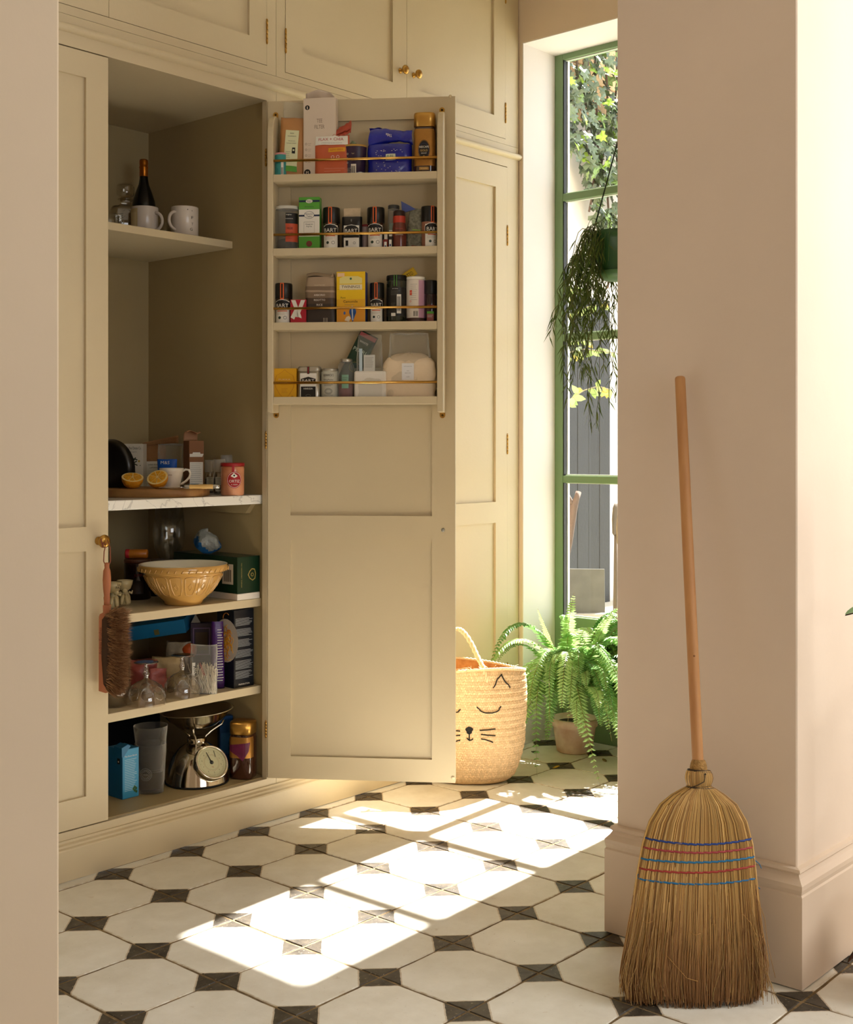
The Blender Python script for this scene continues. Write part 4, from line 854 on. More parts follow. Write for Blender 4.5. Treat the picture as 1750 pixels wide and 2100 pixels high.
# ================================================================ PANTRY SHELVES
def pp(px, d, z): p = C0+ray(px, Y0)*d; return Vector((p.x, p.y, z+.0006))
def pth(name, label, cat, px, d, z, rz=None, group=None): return thing(name, label, cat, pp(px, d, z), FACE if rz is None else rz, group)
def PW(n, d): return n*d/F
POR = mat('white_porcelain', '#e9e2d4', .15, coat=.5); PORI = mat('cream_porcelain', '#cdbb8c', .12, coat=.6)
def ear(path, r, m, root, nm='handle', sy=.6):
    q = MB().tube(path, r, 12); return q.build(nm, m, root)
def mug(t, r, h, m, ang, taper=1.0, hr=.9):
    MB().lathe([(0, 0), (r*.9*taper, 0), (r*taper, .004), (r, h-.002), (r*.985, h), (r*.95, h-.001), (r*.92*taper, .006), (0, .005)], 48).build('body', m, t)
    Mx = Matrix.Rotation(ang, 4, 'Z'); pts = [Mx @ Vector((r*.97-.002+hr*r*.75*sin(pi*k/12), 0, h*.5+h*.30*cos(pi*k/12))) for k in range(13)]
    q = MB().tube(pts, .0052, 10); q.build('handle', m, t)
# --- highest shelf
z = SH1
t = pth('decanter', 'square cut glass decanter with a round stopper at the left of the highest shelf', 'decanter', 257, 4.12, z, FACE+.35)
CRY = glassy('crystal', (.90, .88, .82), .89)
MB().lathe([(0, 0), (.046, 0), (.050, .006), (.050, .095), (.046, .105), (.024, .112), (.017, .118), (.017, .128)], 48, sq=6).build('body', CRY, t)
MB().lathe([(.017, .128), (.0245, .133), (.024, .137), (.0165, .14), (.0165, .128)], 32).build('neck_ring', CRY, t)
q = MB(); q.lathe([(0, .128), (.013, .13), (.014, .142), (.027, .148), (.0285, .155), (.0285, .178), (.026, .183), (0, .184)], 10); q.build('stopper', CRY, t)
q = MB()
for s_ in (-1, 1):
    for k in range(5): q.tube([(s_*.044, -.0505, .02+.014*k), (s_*.012, -.0505, .055+.006*k)], .0009, 4); q.tube([(s_*.012, -.0505, .008+.02*k), (s_*.006, -.0505, .012+.02*k)], .0009, 4)
tag(q.build('cut_lines', mat('cut_glass_edge', '#b9b4a4', .15, .6), t), kind='stuff')
t = pth('wine_bottle', 'dark wine bottle with an orange-gold foil neck behind the mugs', 'bottle', 295, 4.27, z)
BOT = mat('bottle_glass', '#07080c', .18, coat=.15)
MB().lathe([(0, 0), (.039, 0), (.041, .004), (.041, .135), (.037, .16), (.028, .188), (.018, .215), (.0145, .235), (.0138, .30), (0, .30)], 40).build('bottle', BOT, t)
MB().lathe([(.0146, .243), (.0143, .270), (.0155, .272), (.0155, .276), (.0143, .278), (.0148, .286), (.0148, .297), (.013, .3015), (0, .3015)], 32).build('foil', mat('orange_gold_foil', '#b36a1c', .3, .8), t)
t = pth('mug', 'white mug with its handle turned right, next to the decanter', 'mug', 297, 4.06, z); mug(t, .0445, .096, mat('grey_white_china', '#cdc3ba', .25, coat=.4), -.45)
A = Art(cyl(.0447)); A.rect(-.05, .012, -.014, .088, cc('#b8a37a')); A.rect(-.046, .02, -.018, .075, cc('#c9b68c'), .0006); A.done(t)
t = pth('mug', 'white mug with its handle turned left and small black marks, alone at the right', 'mug', 379, 4.06, z, FACE+.0); mug(t, .0445, .096, mat('grey_white_china', '#cdc3ba', .25, coat=.4), -2.15)
A = Art(cyl(.0447)); A.disc(.018, .083, .0016, BLACK); A.disc(.033, .080, .0014, BLACK); A.text('F', .034, .058, .007, BLACK, h=.009); A.text('Y', .034, .038, .006, BLACK, h=.009); A.text('G', .030, .020, .009, BLACK, h=.009); A.done(t)
t = pth('drinking_glass', 'small clear glass between the two mugs at the back', 'glass', 338, 4.22, z); MB().lathe([(0, .003), (.012, .004), (.016, .076), (.0168, .076), (.0135, 0), (0, 0)], 28).build('glass', CLEARJ, t)
t = pth('glass_cup', 'small clear glass cup with a curved handle in front of the decanter', 'cup', 222, 4.0, z); MB().lathe([(0, .003), (.03, .004), (.034, .06), (.035, .06), (.032, 0), (0, 0)], 32).build('glass', CLEARJ, t)
q = MB().tube([(.03+.02*sin(pi*k/10), -.004, .034+.022*cos(pi*k/10)) for k in range(11)], .0028, 8); q.build('handle', CRY, t)

# --- marble slab
z = SHM
WOODB = mat('board_wood', '#a97c48', .5, c2='#8a5f33', scale=7, stretch=(1, 9, 1), bump=.1)
t = pth('chopping_board', 'thick round-cornered wooden chopping board on the marble slab', 'board', 313, 3.925, z, FACE)
MB().lathe([(0, 0), (.172, 0), (.176, .004), (.176, .022), (.172, .026), (0, .026)], 72, sq=2.6, sx=1.0, sy=.82).build('board', WOODB, t)
bz = z+.0268
PITH = mat('lemon_pith', '#ead08a', .5); PEEL = mat('lemon_peel', '#d98f1a', .4, var=.08, scale=60, bump=.3, bscale=200)
def lemon(px, d, r, tilt, rz, label):
    t = pth('lemon_half', label, 'lemon', px, d, bz, rz, 'cut lemon halves')
    hz = r*.80; Mx = Matrix.Translation((0, 0, hz)) @ Matrix.Rotation(tilt, 4, 'X')
    pr = [(0, -r*1.02), (r*.14, -r*1.0), (r*.34, -r*.94), (r*.75, -r*.72), (r*.95, -r*.35), (r, 0), (r*.985, .0015)]
    q = MB().lathe(pr, 36, M=Mx); lo = min(p[2] for p in q.v); q.v = [(a, b, c-lo) for a, b, c in q.v]; q.build('peel', PEEL, t)
    Mx = Matrix.Translation((0, 0, -lo)) @ Mx
    MB().lathe([(r*.985, .0015), (r*.86, .002), (0, .002)], 36, M=Mx).build('pith', PITH, t)
    q = MB()
    for k in range(9):
        a0, a1 = 2*pi*k/9+.05, 2*pi*(k+1)/9-.05; am = (a0+a1)/2
        P = [(r*.10*cos(am), r*.10*sin(am))]+[(r*.82*cos(a0+(a1-a0)*j/5), r*.82*sin(a0+(a1-a0)*j/5)) for j in range(6)]
        vs = [Mx @ Vector((x, y, .0022)) for x, y in P]+[Mx @ Vector((x*.93+r*.03*cos(am), y*.93+r*.03*sin(am), .0034)) for x, y in P]; n = len(P)
        q.add(vs, [tuple(range(n, 2*n))]+[(i, (i+1) % n, n+(i+1) % n, n+i) for i in range(n)])
    q.build('flesh', mat('lemon_flesh', '#e5a52c', .25, var=.12, scale=120, bump=.4, bscale=180), t)
lemon(272, 3.83, .0335, radians(24), FACE+.35, 'cut lemon half lying flatter, left of the other half'); lemon(323, 3.83, .0325, radians(42), FACE-.15, 'cut lemon half tilted towards the viewer, against the cup')
t = pth('cup', 'white cup with the word Love in dark red and a looped handle', 'cup', 352, 3.90, bz-.0266+.026)
MB().lathe([(0, 0), (.024, 0), (.026, .003), (.036, .050), (.0385, .062), (.0375, .0625), (.034, .052), (.023, .006), (0, .005)], 48).build('body', POR, t)
MB().tube([(.034, 0, .052), (.044, 0, .058), (.054, 0, .056), (.059, 0, .046), (.056, 0, .034), (.046, 0, .022), (.034, 0, .014), (.028, 0, .012)], [.004, .0036, .0036, .0036, .0036, .0036, .004, .004], 10).build('handle', POR, t)
A = Art(lambda u, v, l: ((.0335+l)*sin(u/.0335), -(.0335+l)*cos(u/.0335), v)); A.text('Love', .001, .042, .0135, cc('#5a1618'), .003); A.done(t)
t = pth('knife', 'small knife with a pale wooden handle and shiny steel ends, lying on the board edge', 'knife', 385, 3.795, bz, FACE+.03)
q = MB(); q.prism([(-.10, -.002), (-.085, -.007), (-.02, -.008), (-.014, -.005), (-.014, .006), (-.1, .006)], 'z', .0045, .0058); q.build('blade', mat('steel', '#b9b9b6', .2, 1), t)
q = MB().lathe([(0, -.018), (.0055, -.016), (.0072, -.006), (.0068, .006)], 16, M=Matrix.Translation((0, 0, .007)) @ Matrix.Rotation(pi/2, 4, 'Y')); q.build('bolster', mat('steel', '#b9b9b6', .2, 1), t)
q = MB().lathe([(.0065, .006), (.0062, .02), (.0072, .05), (.0068, .078), (0, .078)], 16, M=Matrix.Translation((0, 0, .007)) @ Matrix.Rotation(pi/2, 4, 'Y')); q.build('handle', mat('pale_wood_handle', '#d9b06a', .35), t)
q = MB().lathe([(.0068, .078), (.0075, .085), (.006, .096), (0, .099)], 16, M=Matrix.Translation((0, 0, .007)) @ Matrix.Rotation(pi/2, 4, 'Y')); q.build('end_cap', mat('steel', '#b9b9b6', .2, 1), t)
t = pth('tuna_jar', 'glass jar of pink fish with a red lid and round red label', 'jar', 477, 3.985, z)
tin_or_jar(t, .0375, .104, mat('pink_fish', '#b8714e', .25, c2='#d99a74', scale=14, coat=.6), cc('#9c1f22', .3), .011, .0385)
A = Art(cyl(.0378)); A.disc(.012, .050, .0245, cc('#a3181e'), .0006, .0265); A.ring(.012, .050, .0225, .001, WHITE, .0010, .0245); A.poly([(.0, .062), (.010, .072), (.022, .062), (.012, .056)], WHITE, .0012); A.disc(.011, .064, .003, BLACK, .0016); A.text('ORTIZ', .012, .046, .034, WHITE, .0014, h=.0085); A.text('EL VELERO', .012, .035, .02, WHITE, .0014)
A.rect(.005, .092, .012, .10, cc('#a3181e'), .001, 2); A.rect(.004, .07, .012, .096, cc('#a3181e'), .0008, 3); A.done(t)
t = pth('cracker_box', 'tall white cracker box printed with dark twigs and small script', 'box', 277, 4.10, z, FACE+.0)
CB = mat('white_card', '#cfc8b8', .5); carton(t, .066, .05, .165, CB); A = Art(flat(-.0251)); A.text('The Fine Cheese Co.', 0, .151, .052, BLACK, h=.009); A.text('OF BATH', 0, .138, .022, GREY)
for a, b, c_, d_ in ((-.018, .092, .012, .108), (-.012, .108, .014, .094), (-.006, .118, .014, .112), (-.002, .104, .008, .12)):
    L__ = Vector((c_-a, d_-b)).normalized()*.0018; A.poly([(a+L__.y, b-L__.x), (c_+L__.y, d_-L__.x), (c_-L__.y, d_+L__.x), (a-L__.y, b+L__.x)], cc('#26301f'), .0006)
for k in range(9): A.disc(-.017+.004*(k % 3), .102+.004*(k//3), .003, cc('#6a5478'), .0009)
A.disc(.019, .108, .0035, cc('#a88a3a')); A.disc(.023, .094, .0015, BLACK); A.text('CHIVE', 0, .072, .018, BLACK, h=.0045); A.text('AND EXTRA VIRGIN', 0, .063, .045, BLACK, h=.0045); A.text('OLIVE OIL CRACKERS', 0, .055, .052, BLACK, h=.0045)
A.disc(-.002, .036, .011, cc('#8a6238'), .0006, .006); A.disc(.006, .041, .009, cc('#a87a44'), .001, .005); A.text('125g', .02, .012, .012, GREY); A.done(t)
t = pth('tea_caddy', 'pale tin caddy with a leaf drawing in the dark left corner', 'tin', 237, 4.16, z); tin_or_jar(t, .030, .165, CB, cc('#1c1c1a'), .006); A = Art(cyl(.0302)); A.ring(-.004, .075, .017, .0015, cc('#3c5a48'), .0006, .028)
for k in range(6): A.poly([(-.012, .06+.006*k), (.004, .066+.007*k), (-.002, .062+.006*k)], cc('#3c5a48'), .0008)
A.done(t)
t = pth('frying_pan', 'black round pan standing on edge at the left of the marble slab', 'pan', 222, 3.93, z, radians(12))
q = MB().lathe([(0, 0), (.075, 0), (.083, .006), (.0885, .026), (.0865, .027), (.080, .010), (.073, .004), (0, .004)], 56, M=Matrix.Translation((0, 0, .0887)) @ Matrix.Rotation(radians(84), 4, 'Y')); q.build('pan', mat('black_enamel', '#0a0a0a', .35, coat=.2), t)
q = MB().tube([(.02, .088, .10), (.02, .13, .13), (.02, .17, .165)], .006, 8); q.build('handle', mat('black_enamel', '#0a0a0a', .35), t)
t = pth('flour_pouch', 'brown paper pouch with white label and a folded top leaning behind the cracker box', 'pouch', 315, 4.27, z, FACE-.05)
o, on = pouch(t, .085, .165, .036, mat('brown_paper', '#9c7046', .75, var=.06, scale=40, bump=.3), seed=81, crump=.003); solid(MB().grid(lambda a, b: Vector((-.035+.125*a, -.012-.004*b, .158+.026*a*(.4+.6*b)+.010*b)), 10, 4).build('folded_top', mat('brown_paper', '#9c7046', .75), t, fix=False), .001)
A = Art(on); A.rect(-.022, .01, .036, .105, WHITE, .001, 10); A.text('CHINA ROSE &', .006, .094, .038, BLACK, .0018); A.text('LAPSANG', .006, .084, .026, BLACK, .0018); A.lines(-.018, .034, .072, 7, .007, GREY, .0006, .0018); A.done(t)
t = pth('clear_bag', 'clear plastic bag of pale crumbs with a gathered top', 'bag', 350, 4.20, z, FACE); o, on = pouch(t, .085, .165, .045, CLR, seed=83, crump=.006, top=.5); pouch(t, .075, .085, .04, mat('oat_crumbs', '#8c7a5c', .85, bump=.8, bscale=120), name='contents', seed=84, top=.8)
t = pth('sugar_pouch', 'small bright blue pouch standing up behind the white cup', 'pouch', 343, 4.06, z); o, on = pouch(t, .058, .115, .03, mat('cobalt_film', '#1450ae', .3), seed=85, crump=.0015, top=.3, topw=1.12); A = Art(on); A.text('M&S', -.004, .104, .026, WHITE, .001); A.text('WHITE', -.005, .083, .024, WHITE, .001); A.done(t)
t = pth('tea_box', 'tall brown carton with a torn open flap, white ship and ingredient panel', 'box', 397, 4.10, z, FACE+.52)
BRN = mat('brown_card', '#8b5c38', .6); carton(t, .05, .058, .175, BRN, side=mat('pale_brown_card', '#b98a66', .6)); A = Art(flat(-.0291)); A.rect(-.023, .02, .022, .105, WHITE, .0004); A.lines(-.02, .02, .1, 12, .0065, GREY, .0006, .0008); A.poly([(-.023, .122), (.02, .122), (.024, .132), (.014, .132), (.012, .137), (-.012, .137), (-.014, .132), (-.023, .132)], WHITE, .0004); A.rect(-.01, .137, .01, .1385, cc('#6a4020')); A.done(t)
q = MB(); q.grid(lambda a, b: Vector((-.024+.048*a, -.005+.034*(1-b)+.012*sin(pi*b), .175+.030*sin(pi*b*.62)+.004*sin(6*a)*b)), 8, 8); solid(q.build('open_flap', mat('pale_brown_card', '#b98a66', .6), t, fix=False), .001)
A = Art(lambda u, v, l: (.0254+l, u, v)); A.rect(-.024, .04, .018, .082, WHITE, .0004, 2); A.lines(-.012, .016, .076, 4, .008, BLACK, .001, .0009); A.done(t, 'side_label')
for i, (px, d, hh) in enumerate(((432, 4.10, .112), (450, 4.03, .115), (465, 4.14, .128))):
    t = pth('spice_grinder', ('clear-topped spice grinder nearest the brown carton', 'clear-topped spice grinder in the middle of three with a barcode label', 'clear-topped spice grinder standing behind the fish jar')[i], 'grinder', px, d, z, None, 'clear-topped spice grinders')
    MB().lathe([(0, 0), (.019, 0), (.020, .003), (.020, hh*.55), (.0165, hh*.62), (.0165, hh*.64)], 28).build('jar', CLEARJ, t); MB().lathe([(0, .003), (.018, .003), (.018, hh*.45), (0, hh*.48)], 18).build('contents', mat(('peppercorns', 'dark_herbs', 'brown_spice')[i], ('#2a221c', '#3a3c2c', '#4c3626')[i], .8, var=.4, scale=150), t)
    MB().lathe([(.0175, hh*.64), (.019, hh*.66), (.0195, hh*.97), (.018, hh), (0, hh)], 24).build('cap', film('clear_cap', (.85, .84, .84), .72, .1), t)
    A = Art(cyl(.0202)); A.rect(-.010, hh*.1, .012, hh*.5, cc('#b9b9ac')); A.bars(-.006, hh*.14, .008, hh*.28, BLACK, 9); A.lines(-.008, .01, hh*.46, 4, .005, BLACK, .0008, .001); A.done(t)
t = pth('small_box', 'little cyan box low beside the white cup', 'box', 396, 4.02, z, FACE); carton(t, .034, .02, .035, cc('#2c7f98')); A = Art(flat(-.0101)); A.rect(-.003, .004, .015, .03, cc('#9cc0c4')); A.lines(0, .013, .025, 3, .005, GREY, .0006, .0008); A.done(t)

# --- shelf with the mixing bowl
z = SH2
t = pth('mixing_bowl', 'large glazed caramel mixing bowl with a white inside and pressed panels', 'bowl', 376, 3.895, z)
CAR = mat('caramel_glaze', '#c99a52', .13, var=.06, scale=6, coat=.8); WG = mat('white_glaze', '#efe6cf', .15, coat=.5)
pr = [(0, .001), (.052, .001), (.058, 0), (.060, .005), (.063, .012), (.083, .03), (.103, .055), (.117, .08), (.124, .098), (.1265, .101), (.133, .103), (.1385, .106), (.1405, .119), (.1375, .125)]
q = MB().lathe(pr, 96); q.build('bowl', CAR, t); MB().lathe([(.1375, .125), (.134, .1262), (.130, .123), (.118, .09), (.1, .055), (.075, .028), (.04, .014), (0, .012)], 72).build('inside', WG, t)
q = MB()
def bs(th, v):   # outer wall point at height v, angle th from the front
    for (r0, z0), (r1, z1) in zip(pr[5:], pr[6:]):
        if z0 <= v <= z1: r_ = r0+(r1-r0)*(v-z0)/(z1-z0); break
    else: r_ = .14
    return Vector((r_*sin(th), -r_*cos(th), v))
for k in range(16):
    a = 2*pi*k/16; wa = .155
    P = [(-wa, .088), (-wa*.95, .055), (-wa*.75, .037), (0, .033), (wa*.75, .037), (wa*.95, .055), (wa, .088), (wa*.8, .092), (0, .0935), (-wa*.8, .092), (-wa, .088)]
    Q = []
    for (x0, y0), (x1, y1) in zip(P, P[1:]):
        for s_ in (0, .34, .67): Q.append(bs(a+x0+(x1-x0)*s_, y0+(y1-y0)*s_))
    Q.append(Q[0]); q.tube(Q, .0018, 6, cap=False)
    D_ = [(0, .052), (.06, .063), (0, .075), (-.06, .063), (0, .052)]; q.tube([bs(a+x, y) for x, y in D_], .0016, 6)
for k in range(40):
    a = 2*pi*k/40; q.tube([Vector(((.1397)*sin(a+s_*.05), -(.1397)*cos(a+s_*.05), .106+.011*s_)) for s_ in (0, .5, 1)], .0017, 5)
q.build('relief_pattern', CAR, t)
t = pth('gift_box', 'long dark green box with gold crest and lettering, on a flat white box', 'box', 487, 3.97, z, 0)
gx, gy = t.location.x, t.location.y; gb = thing('flat_box', 'flat white box beneath the long green box', 'box', (gx, gy, z+.0006), 0)
MB().box((0, 0, 0), (2.676-gx, .33, .0205), bev=.001).build('box', cc('#e8e0d6'), gb)
t.location.z = z+.0217; BG = mat('bottle_green_card', '#12301f', .3, var=.1); hh = .117; ww = 2.676-gx
MB().box((0, 0, 0), (ww, .33, hh), bev=.0012).build('box', BG, t); A = Art(flat(-.0001)); GO = cc('#b9a05a', .35)
A.text('NO ORDINARY THINGS', .017, .058, .078, GO, ang=-pi/2, h=.0035)
cx_, cz_ = .06, .058
A.poly([(cx_-.017, cz_), (cx_-.010, cz_+.012), (cx_, cz_+.020), (cx_+.012, cz_+.018), (cx_+.017, cz_+.003), (cx_+.014, cz_-.014), (cx_+.003, cz_-.020), (cx_-.010, cz_-.012)], GO, .0004); A.poly([(cx_-.014, cz_), (cx_-.008, cz_+.010), (cx_, cz_+.017), (cx_+.010, cz_+.015), (cx_+.014, cz_+.002), (cx_+.011, cz_-.012), (cx_+.002, cz_-.017), (cx_-.008, cz_-.010)], BG, .0008); A.disc(cx_+.001, cz_, .006, GO, .0012); A.disc(cx_+.001, cz_, .004, BG, .0016); A.done(t)
A = Art(lambda u, v, l: (-l, u, v)); A.rect(.02, .028, .075, .093, cc('#c9c0b0'), .0004, 2); A.bars(.03, .036, .066, .075, BLACK, 16, .0008); A.done(t, 'barcode_label')
t = pth('foil_packet', 'crumpled blue and silver packet on top of the long green box', 'packet', 427, 4.09, z+.14)
q = MB()
def fn(a, b):
    th, ph = a*2*pi, b*pi; n_ = noise.noise_vector(Vector((cos(th)*1.6, sin(th)*1.6, b*3)))*.35; rr = 1+n_.x; v = Vector((.045*sin(ph)*cos(th)*rr, .028*sin(ph)*sin(th)*rr, .036-.036*cos(ph)*(1+n_.y*.5))); v.z = max(0, v.z*(1-.15*cos(th))); return v
q.grid(fn, 26, 16, smooth=False)
for i in range(len(q.f)):
    b = (i//26)/16; q.m[i] = 1 if b < .42+.18*sin((i % 26)/26*2*pi*2+1) else 0
q.build('packet', [mat('crumpled_silver', '#9aa0a0', .35, .3, bump=.5, bscale=60), mat('crumpled_blue', '#1f5f9c', .3)], t)
def eggcup(px, d, label, ang):
    t = pth('egg_cup', label, 'cup', px, d, z, FACE+ang, 'figure egg cups')
    MB().lathe([(.009, .046), (.018, .052), (.0235, .066), (.025, .0785), (.0235, .0785), (.020, .064), (.010, .055), (0, .054)], 32).build('cup', PORI, t)
    q = MB().lathe([(0, 0), (.016, .001), (.0185, .010), (.0175, .026), (.015, .034), (.010, .040), (.009, .048)], 28, sy=.85); q.build('figure', PORI, t)
    q = MB(); q.lathe([(0, -.0085), (.006, -.006), (.0085, 0), (.006, .006), (0, .0085)], 16, M=Matrix.Translation((0, -.013, .048))); q.build('head', PORI, t)
    q = MB()
    for s_ in (-1, 1): q.tube([(s_*.004, -.010, .034), (s_*.008, -.02, .018), (s_*.010, -.022, .006)], [.006, .0062, .005], 10); q.tube([(s_*.012, 0, .042), (s_*.021, 0, .038), (s_*.023, .002, .046)], [.004, .0038, .002], 8)
    q.build('legs_and_arms', PORI, t); return t
e2 = eggcup(256, 3.85, 'cream figure egg cup standing behind the front one', .2); e1 = eggcup(233, 3.79, 'cream figure egg cup in front with black lettering on its bowl', .9)
A = Art(cyl(.0235)); A.text('La', 0, .073, .008, BLACK, .0016); A.text('PAZ', 0, .064, .018, BLACK, .0016); A.done(e1)
e1.children[-1].rotation_euler = (0, 0, -.6)
t = pth('preserve_jar', 'dark jar behind the egg cups with a fallen orange-yellow cap on top', 'jar', 282, 4.02, z)
tin_or_jar(t, .043, .13, mat('dark_brown_glass', '#2a160c', .15, c2='#170c06', scale=12, coat=.3), cc('#4a2614'), .012); A = Art(cyl(.0432)); A.text('JUMPA', .016, .078, .034, cc('#7c1c1c'), .0008, h=.012); A.rect(-.02, .02, .03, .062, cc('#2c1c12')); A.done(t)
t = pth('jar_cap', 'orange-yellow cap lying on its side on the dark preserve jar', 'cap', 280, 4.02, z+.1308); MB().lathe([(0, -.035), (.0135, -.035), (.0145, -.02), (.0145, .034), (.012, .036), (0, .036)], 26, M=Matrix.Translation((0, 0, .0147)) @ Matrix.Rotation(pi/2, 4, 'Y')).build('cap', mat('amber_plastic', '#b5691a', .3), t); MB().lathe([(.0148, -.033), (.0150, -.022), (.0146, -.0215)], 26, M=Matrix.Translation((0, 0, .0147)) @ Matrix.Rotation(pi/2, 4, 'Y')).build('band', RED, t)
for i, (px, d, r_, hh, c_) in enumerate(((318, 4.12, .036, .118, '#21130b'), (362, 4.1, .034, .118, '#1a120e'))):
    t = pth('preserve_jar', ('dark lidded jar just behind the left of the mixing bowl', 'dark lidded jar behind the middle of the mixing bowl')[i], 'jar', px, d, z, None, 'dark jars behind the bowl'); tin_or_jar(t, r_, hh, mat('jar_brown_%d' % i, c_, .15, coat=.4), cc('#3d2a1c', .3), .012, r_*1.02); A = Art(cyl(r_)); A.rect(-.02, .03, .02, .08, cc('#4c3a2a')); A.lines(-.015, .015, .07, 4, .009, BLACK, .0012, .001); A.done(t)
t = pth('glass_vase', 'tall clear glass vase at the dark back of the mixing bowl shelf', 'vase', 347, 4.25, z); MB().lathe([(0, .002), (.03, 0), (.034, .02), (.02, .05), (.022, .08), (.05, .15), (.055, .2), (.047, .285), (.0455, .285), (.053, .2), (.048, .15), (.02, .082), (0, .07)], 44).build('glass', CLEARJ, t)

# --- shelf with upturned glasses
z = SH3
AMB = glassy('smoky_glass', (.80, .76, .72), .80)
def coupe(px, d, label):
    t = pth('coupe_glass', label, 'glass', px, d, z, None, 'smoky coupes turned upside down'); r_ = .0595
    MB().lathe([(r_, 0), (r_*1.0, .004), (r_*.99, .018), (r_*.93, .036), (r_*.76, .054), (r_*.48, .067), (.012, .073), (.0065, .079)], 56).build('bowl', AMB, t)
    MB().lathe([(.0065, .079), (.007, .084), (.011, .091), (.007, .099), (.0055, .104), (.0075, .109), (.005, .114), (.005, .118)], 28).build('stem', AMB, t)
    MB().lathe([(.005, .118), (.012, .1215), (.036, .1245), (.037, .126), (.030, .1265), (0, .1255)], 44).build('foot', AMB, t)
    q = MB(); P = [(r_*.99, .018), (r_*.93, .036), (r_*.76, .054), (r_*.62, .061)]
    def rs(a, v):
        for (r0, z0), (r1, z1) in zip(P, P[1:]):
            if v <= z1: return Vector(((r0+(r1-r0)*(v-z0)/(z1-z0))*1.005*sin(a), -(r0+(r1-r0)*(v-z0)/(z1-z0))*1.005*cos(a), v))
        return Vector((P[-1][0]*sin(a), -P[-1][0]*cos(a), v))
    for k in range(8): a = 2*pi*k/8+.25; q.tube([rs(a+.33*cos(s_*pi/10), .037+.0185*sin(s_*pi/10)) for s_ in range(21)], .0011, 5)
    q.build('thumbprint_rings', AMB, t)
coupe(300, 3.745, 'smoky glass coupe upside down, half behind the hanging brush'); coupe(374, 3.875, 'smoky glass coupe upside down in front of the noodle bag')
t = pth('drinking_glass', 'base of a clear tumbler peeping out below the hanging brush', 'glass', 238, 3.72, z); MB().lathe([(0, .005), (.032, .006), (.036, .09), (.0372, .09), (.034, .002), (0, 0)], 36).build('glass', AMB, t)
t = pth('pasta_box', 'dark navy pasta box standing at the right end with white small print', 'box', 480, 3.98, z, 0); NB = mat('navy_card', '#12161f', .35); W2 = 2.664-t.location.x
MB().box((0, 0, 0), (W2, .085, .250), bev=.001).build('box', NB, t); A = Art(flat(-.0001)); r3 = random.Random(4)
for k in range(6):
    v1 = .222-.034*k
    for j in range(7 if k != 4 else 8): A.lines(.006, W2-.004, v1-.0036*j, 1, 1, cc('#a9aeb2'), .0011, .0004, 10*k+j)
A.text('PREPARATION', W2/2, .010, .045, WHITE); A.done(t)
A = Art(lambda u, v, l: (-l, u, v)); A.disc(.04, .15, .062, cc('#b9b0a4'), .0004, .07); A.done(t, 'plate_print')
q = MB(); r3 = random.Random(6)
for k in range(60):
    a0 = r3.uniform(0, 6.28); cy_, cz_ = .035+r3.gauss(0, .014), .15+r3.gauss(0, .026); rr_ = r3.uniform(.006, .018)
    cy_ = min(max(cy_, .020), .064); q.tube([(-.0008-.0004*(k % 3), min(.084, max(.001, cy_+rr_*cos(a0+s_*.5))), cz_+rr_*sin(a0+s_*.5)) for s_ in range(6)], .0011, 4, mi=k % 2)
tag(q.build('pasta_print', [cc('#e0a52a'), cc('#c97a1e')], t), kind='stuff')
t = pth('biscuit_packet', 'tall purple foil biscuit packet with white writing next to the pasta box', 'packet', 446, 3.99, z, FACE+.35); PF = mat('purple_foil', '#3c1c5c', .25, var=.15, scale=20, bump=.3, bscale=40)
o, on = pouch(t, .048, .215, .03, PF, seed=91, crump=.002, top=.5, topw=.8); A = Art(on)
for k in range(20): A.lines(-.004, .018, .19-.0085*k, 1, 1, WHITE, .0014, .0016, k)
A.done(t)
t = pth('chocolate_box', 'dark purple box with a mauve picture frame print and a silver peak on top', 'box', 415, 4.10, z, FACE+.15); carton(t, .075, .03, .195, mat('purple_card', '#2a1636', .4)); A = Art(flat(-.0151)); 
for q_ in ((-.03, .09, -.026, .18), (.022, .09, .026, .18), (-.03, .09, .026, .094), (-.03, .176, .026, .18)): A.rect(*q_, cc('#77608c'))
A.rect(-.022, .105, .018, .165, cc('#4a3824')); A.done(t)
q = MB(); q.add([(-.036, -.01, .196), (-.006, -.01, .196), (-.006, .01, .196), (-.036, .01, .196), (-.022, 0, .224)], [(0, 1, 4), (1, 2, 4), (2, 3, 4), (3, 0, 4)]); q.build('silver_peak', cc('#8d857a'), t)
t = pth('noodle_bag', 'clear bag of white rice noodles standing before the purple packets', 'bag', 418, 3.905, z, FACE-.1); pouch(t, .085, .155, .045, CLR, seed=93, crump=.007, top=.5)
q = MB(); r3 = random.Random(8)
for k in range(150):
    x, y = r3.uniform(-.034, .036), r3.uniform(-.015, .015); p_ = []; hh = r3.uniform(.05, .095)
    for s_ in range(6): p_.append((x+.006*sin(s_*1.1+k)+(-.018*s_/5 if k % 3 == 0 else 0), y+.003*cos(s_*1.3+k), .003+hh*s_/5))
    q.tube(p_, .0011, 4)
tag(q.build('noodles', mat('rice_noodle', '#ece0cc', .5), t), kind='stuff')
A = Art(flat(-.0245)); A.text('Rice', -.018, .075, .03, BLACK, ang=-1.35); A.text('NOODLES', .002, .08, .04, RED, ang=-1.2); A.rect(-.03, .03, -.02, .1, WHITE); A.done(t)
t = pth('cereal_box', 'bright blue box lying tilted on the packets under the shelf above', 'box', 330, 4.12, z+.185, FACE-.05)
Mt = Matrix.Rotation(radians(8), 4, 'X') @ Matrix.Rotation(radians(-9), 4, 'Y'); MB().box((-.095, -.07, -.022), (.10, .07, .024), bev=.001, M=Mt).build('box', mat('cyan_card', '#15689a', .35), t); q = MB().box((-.005, -.0705, -.015), (.012, -.0701, .003), M=Mt); q.build('print', cc('#55522c'), t)
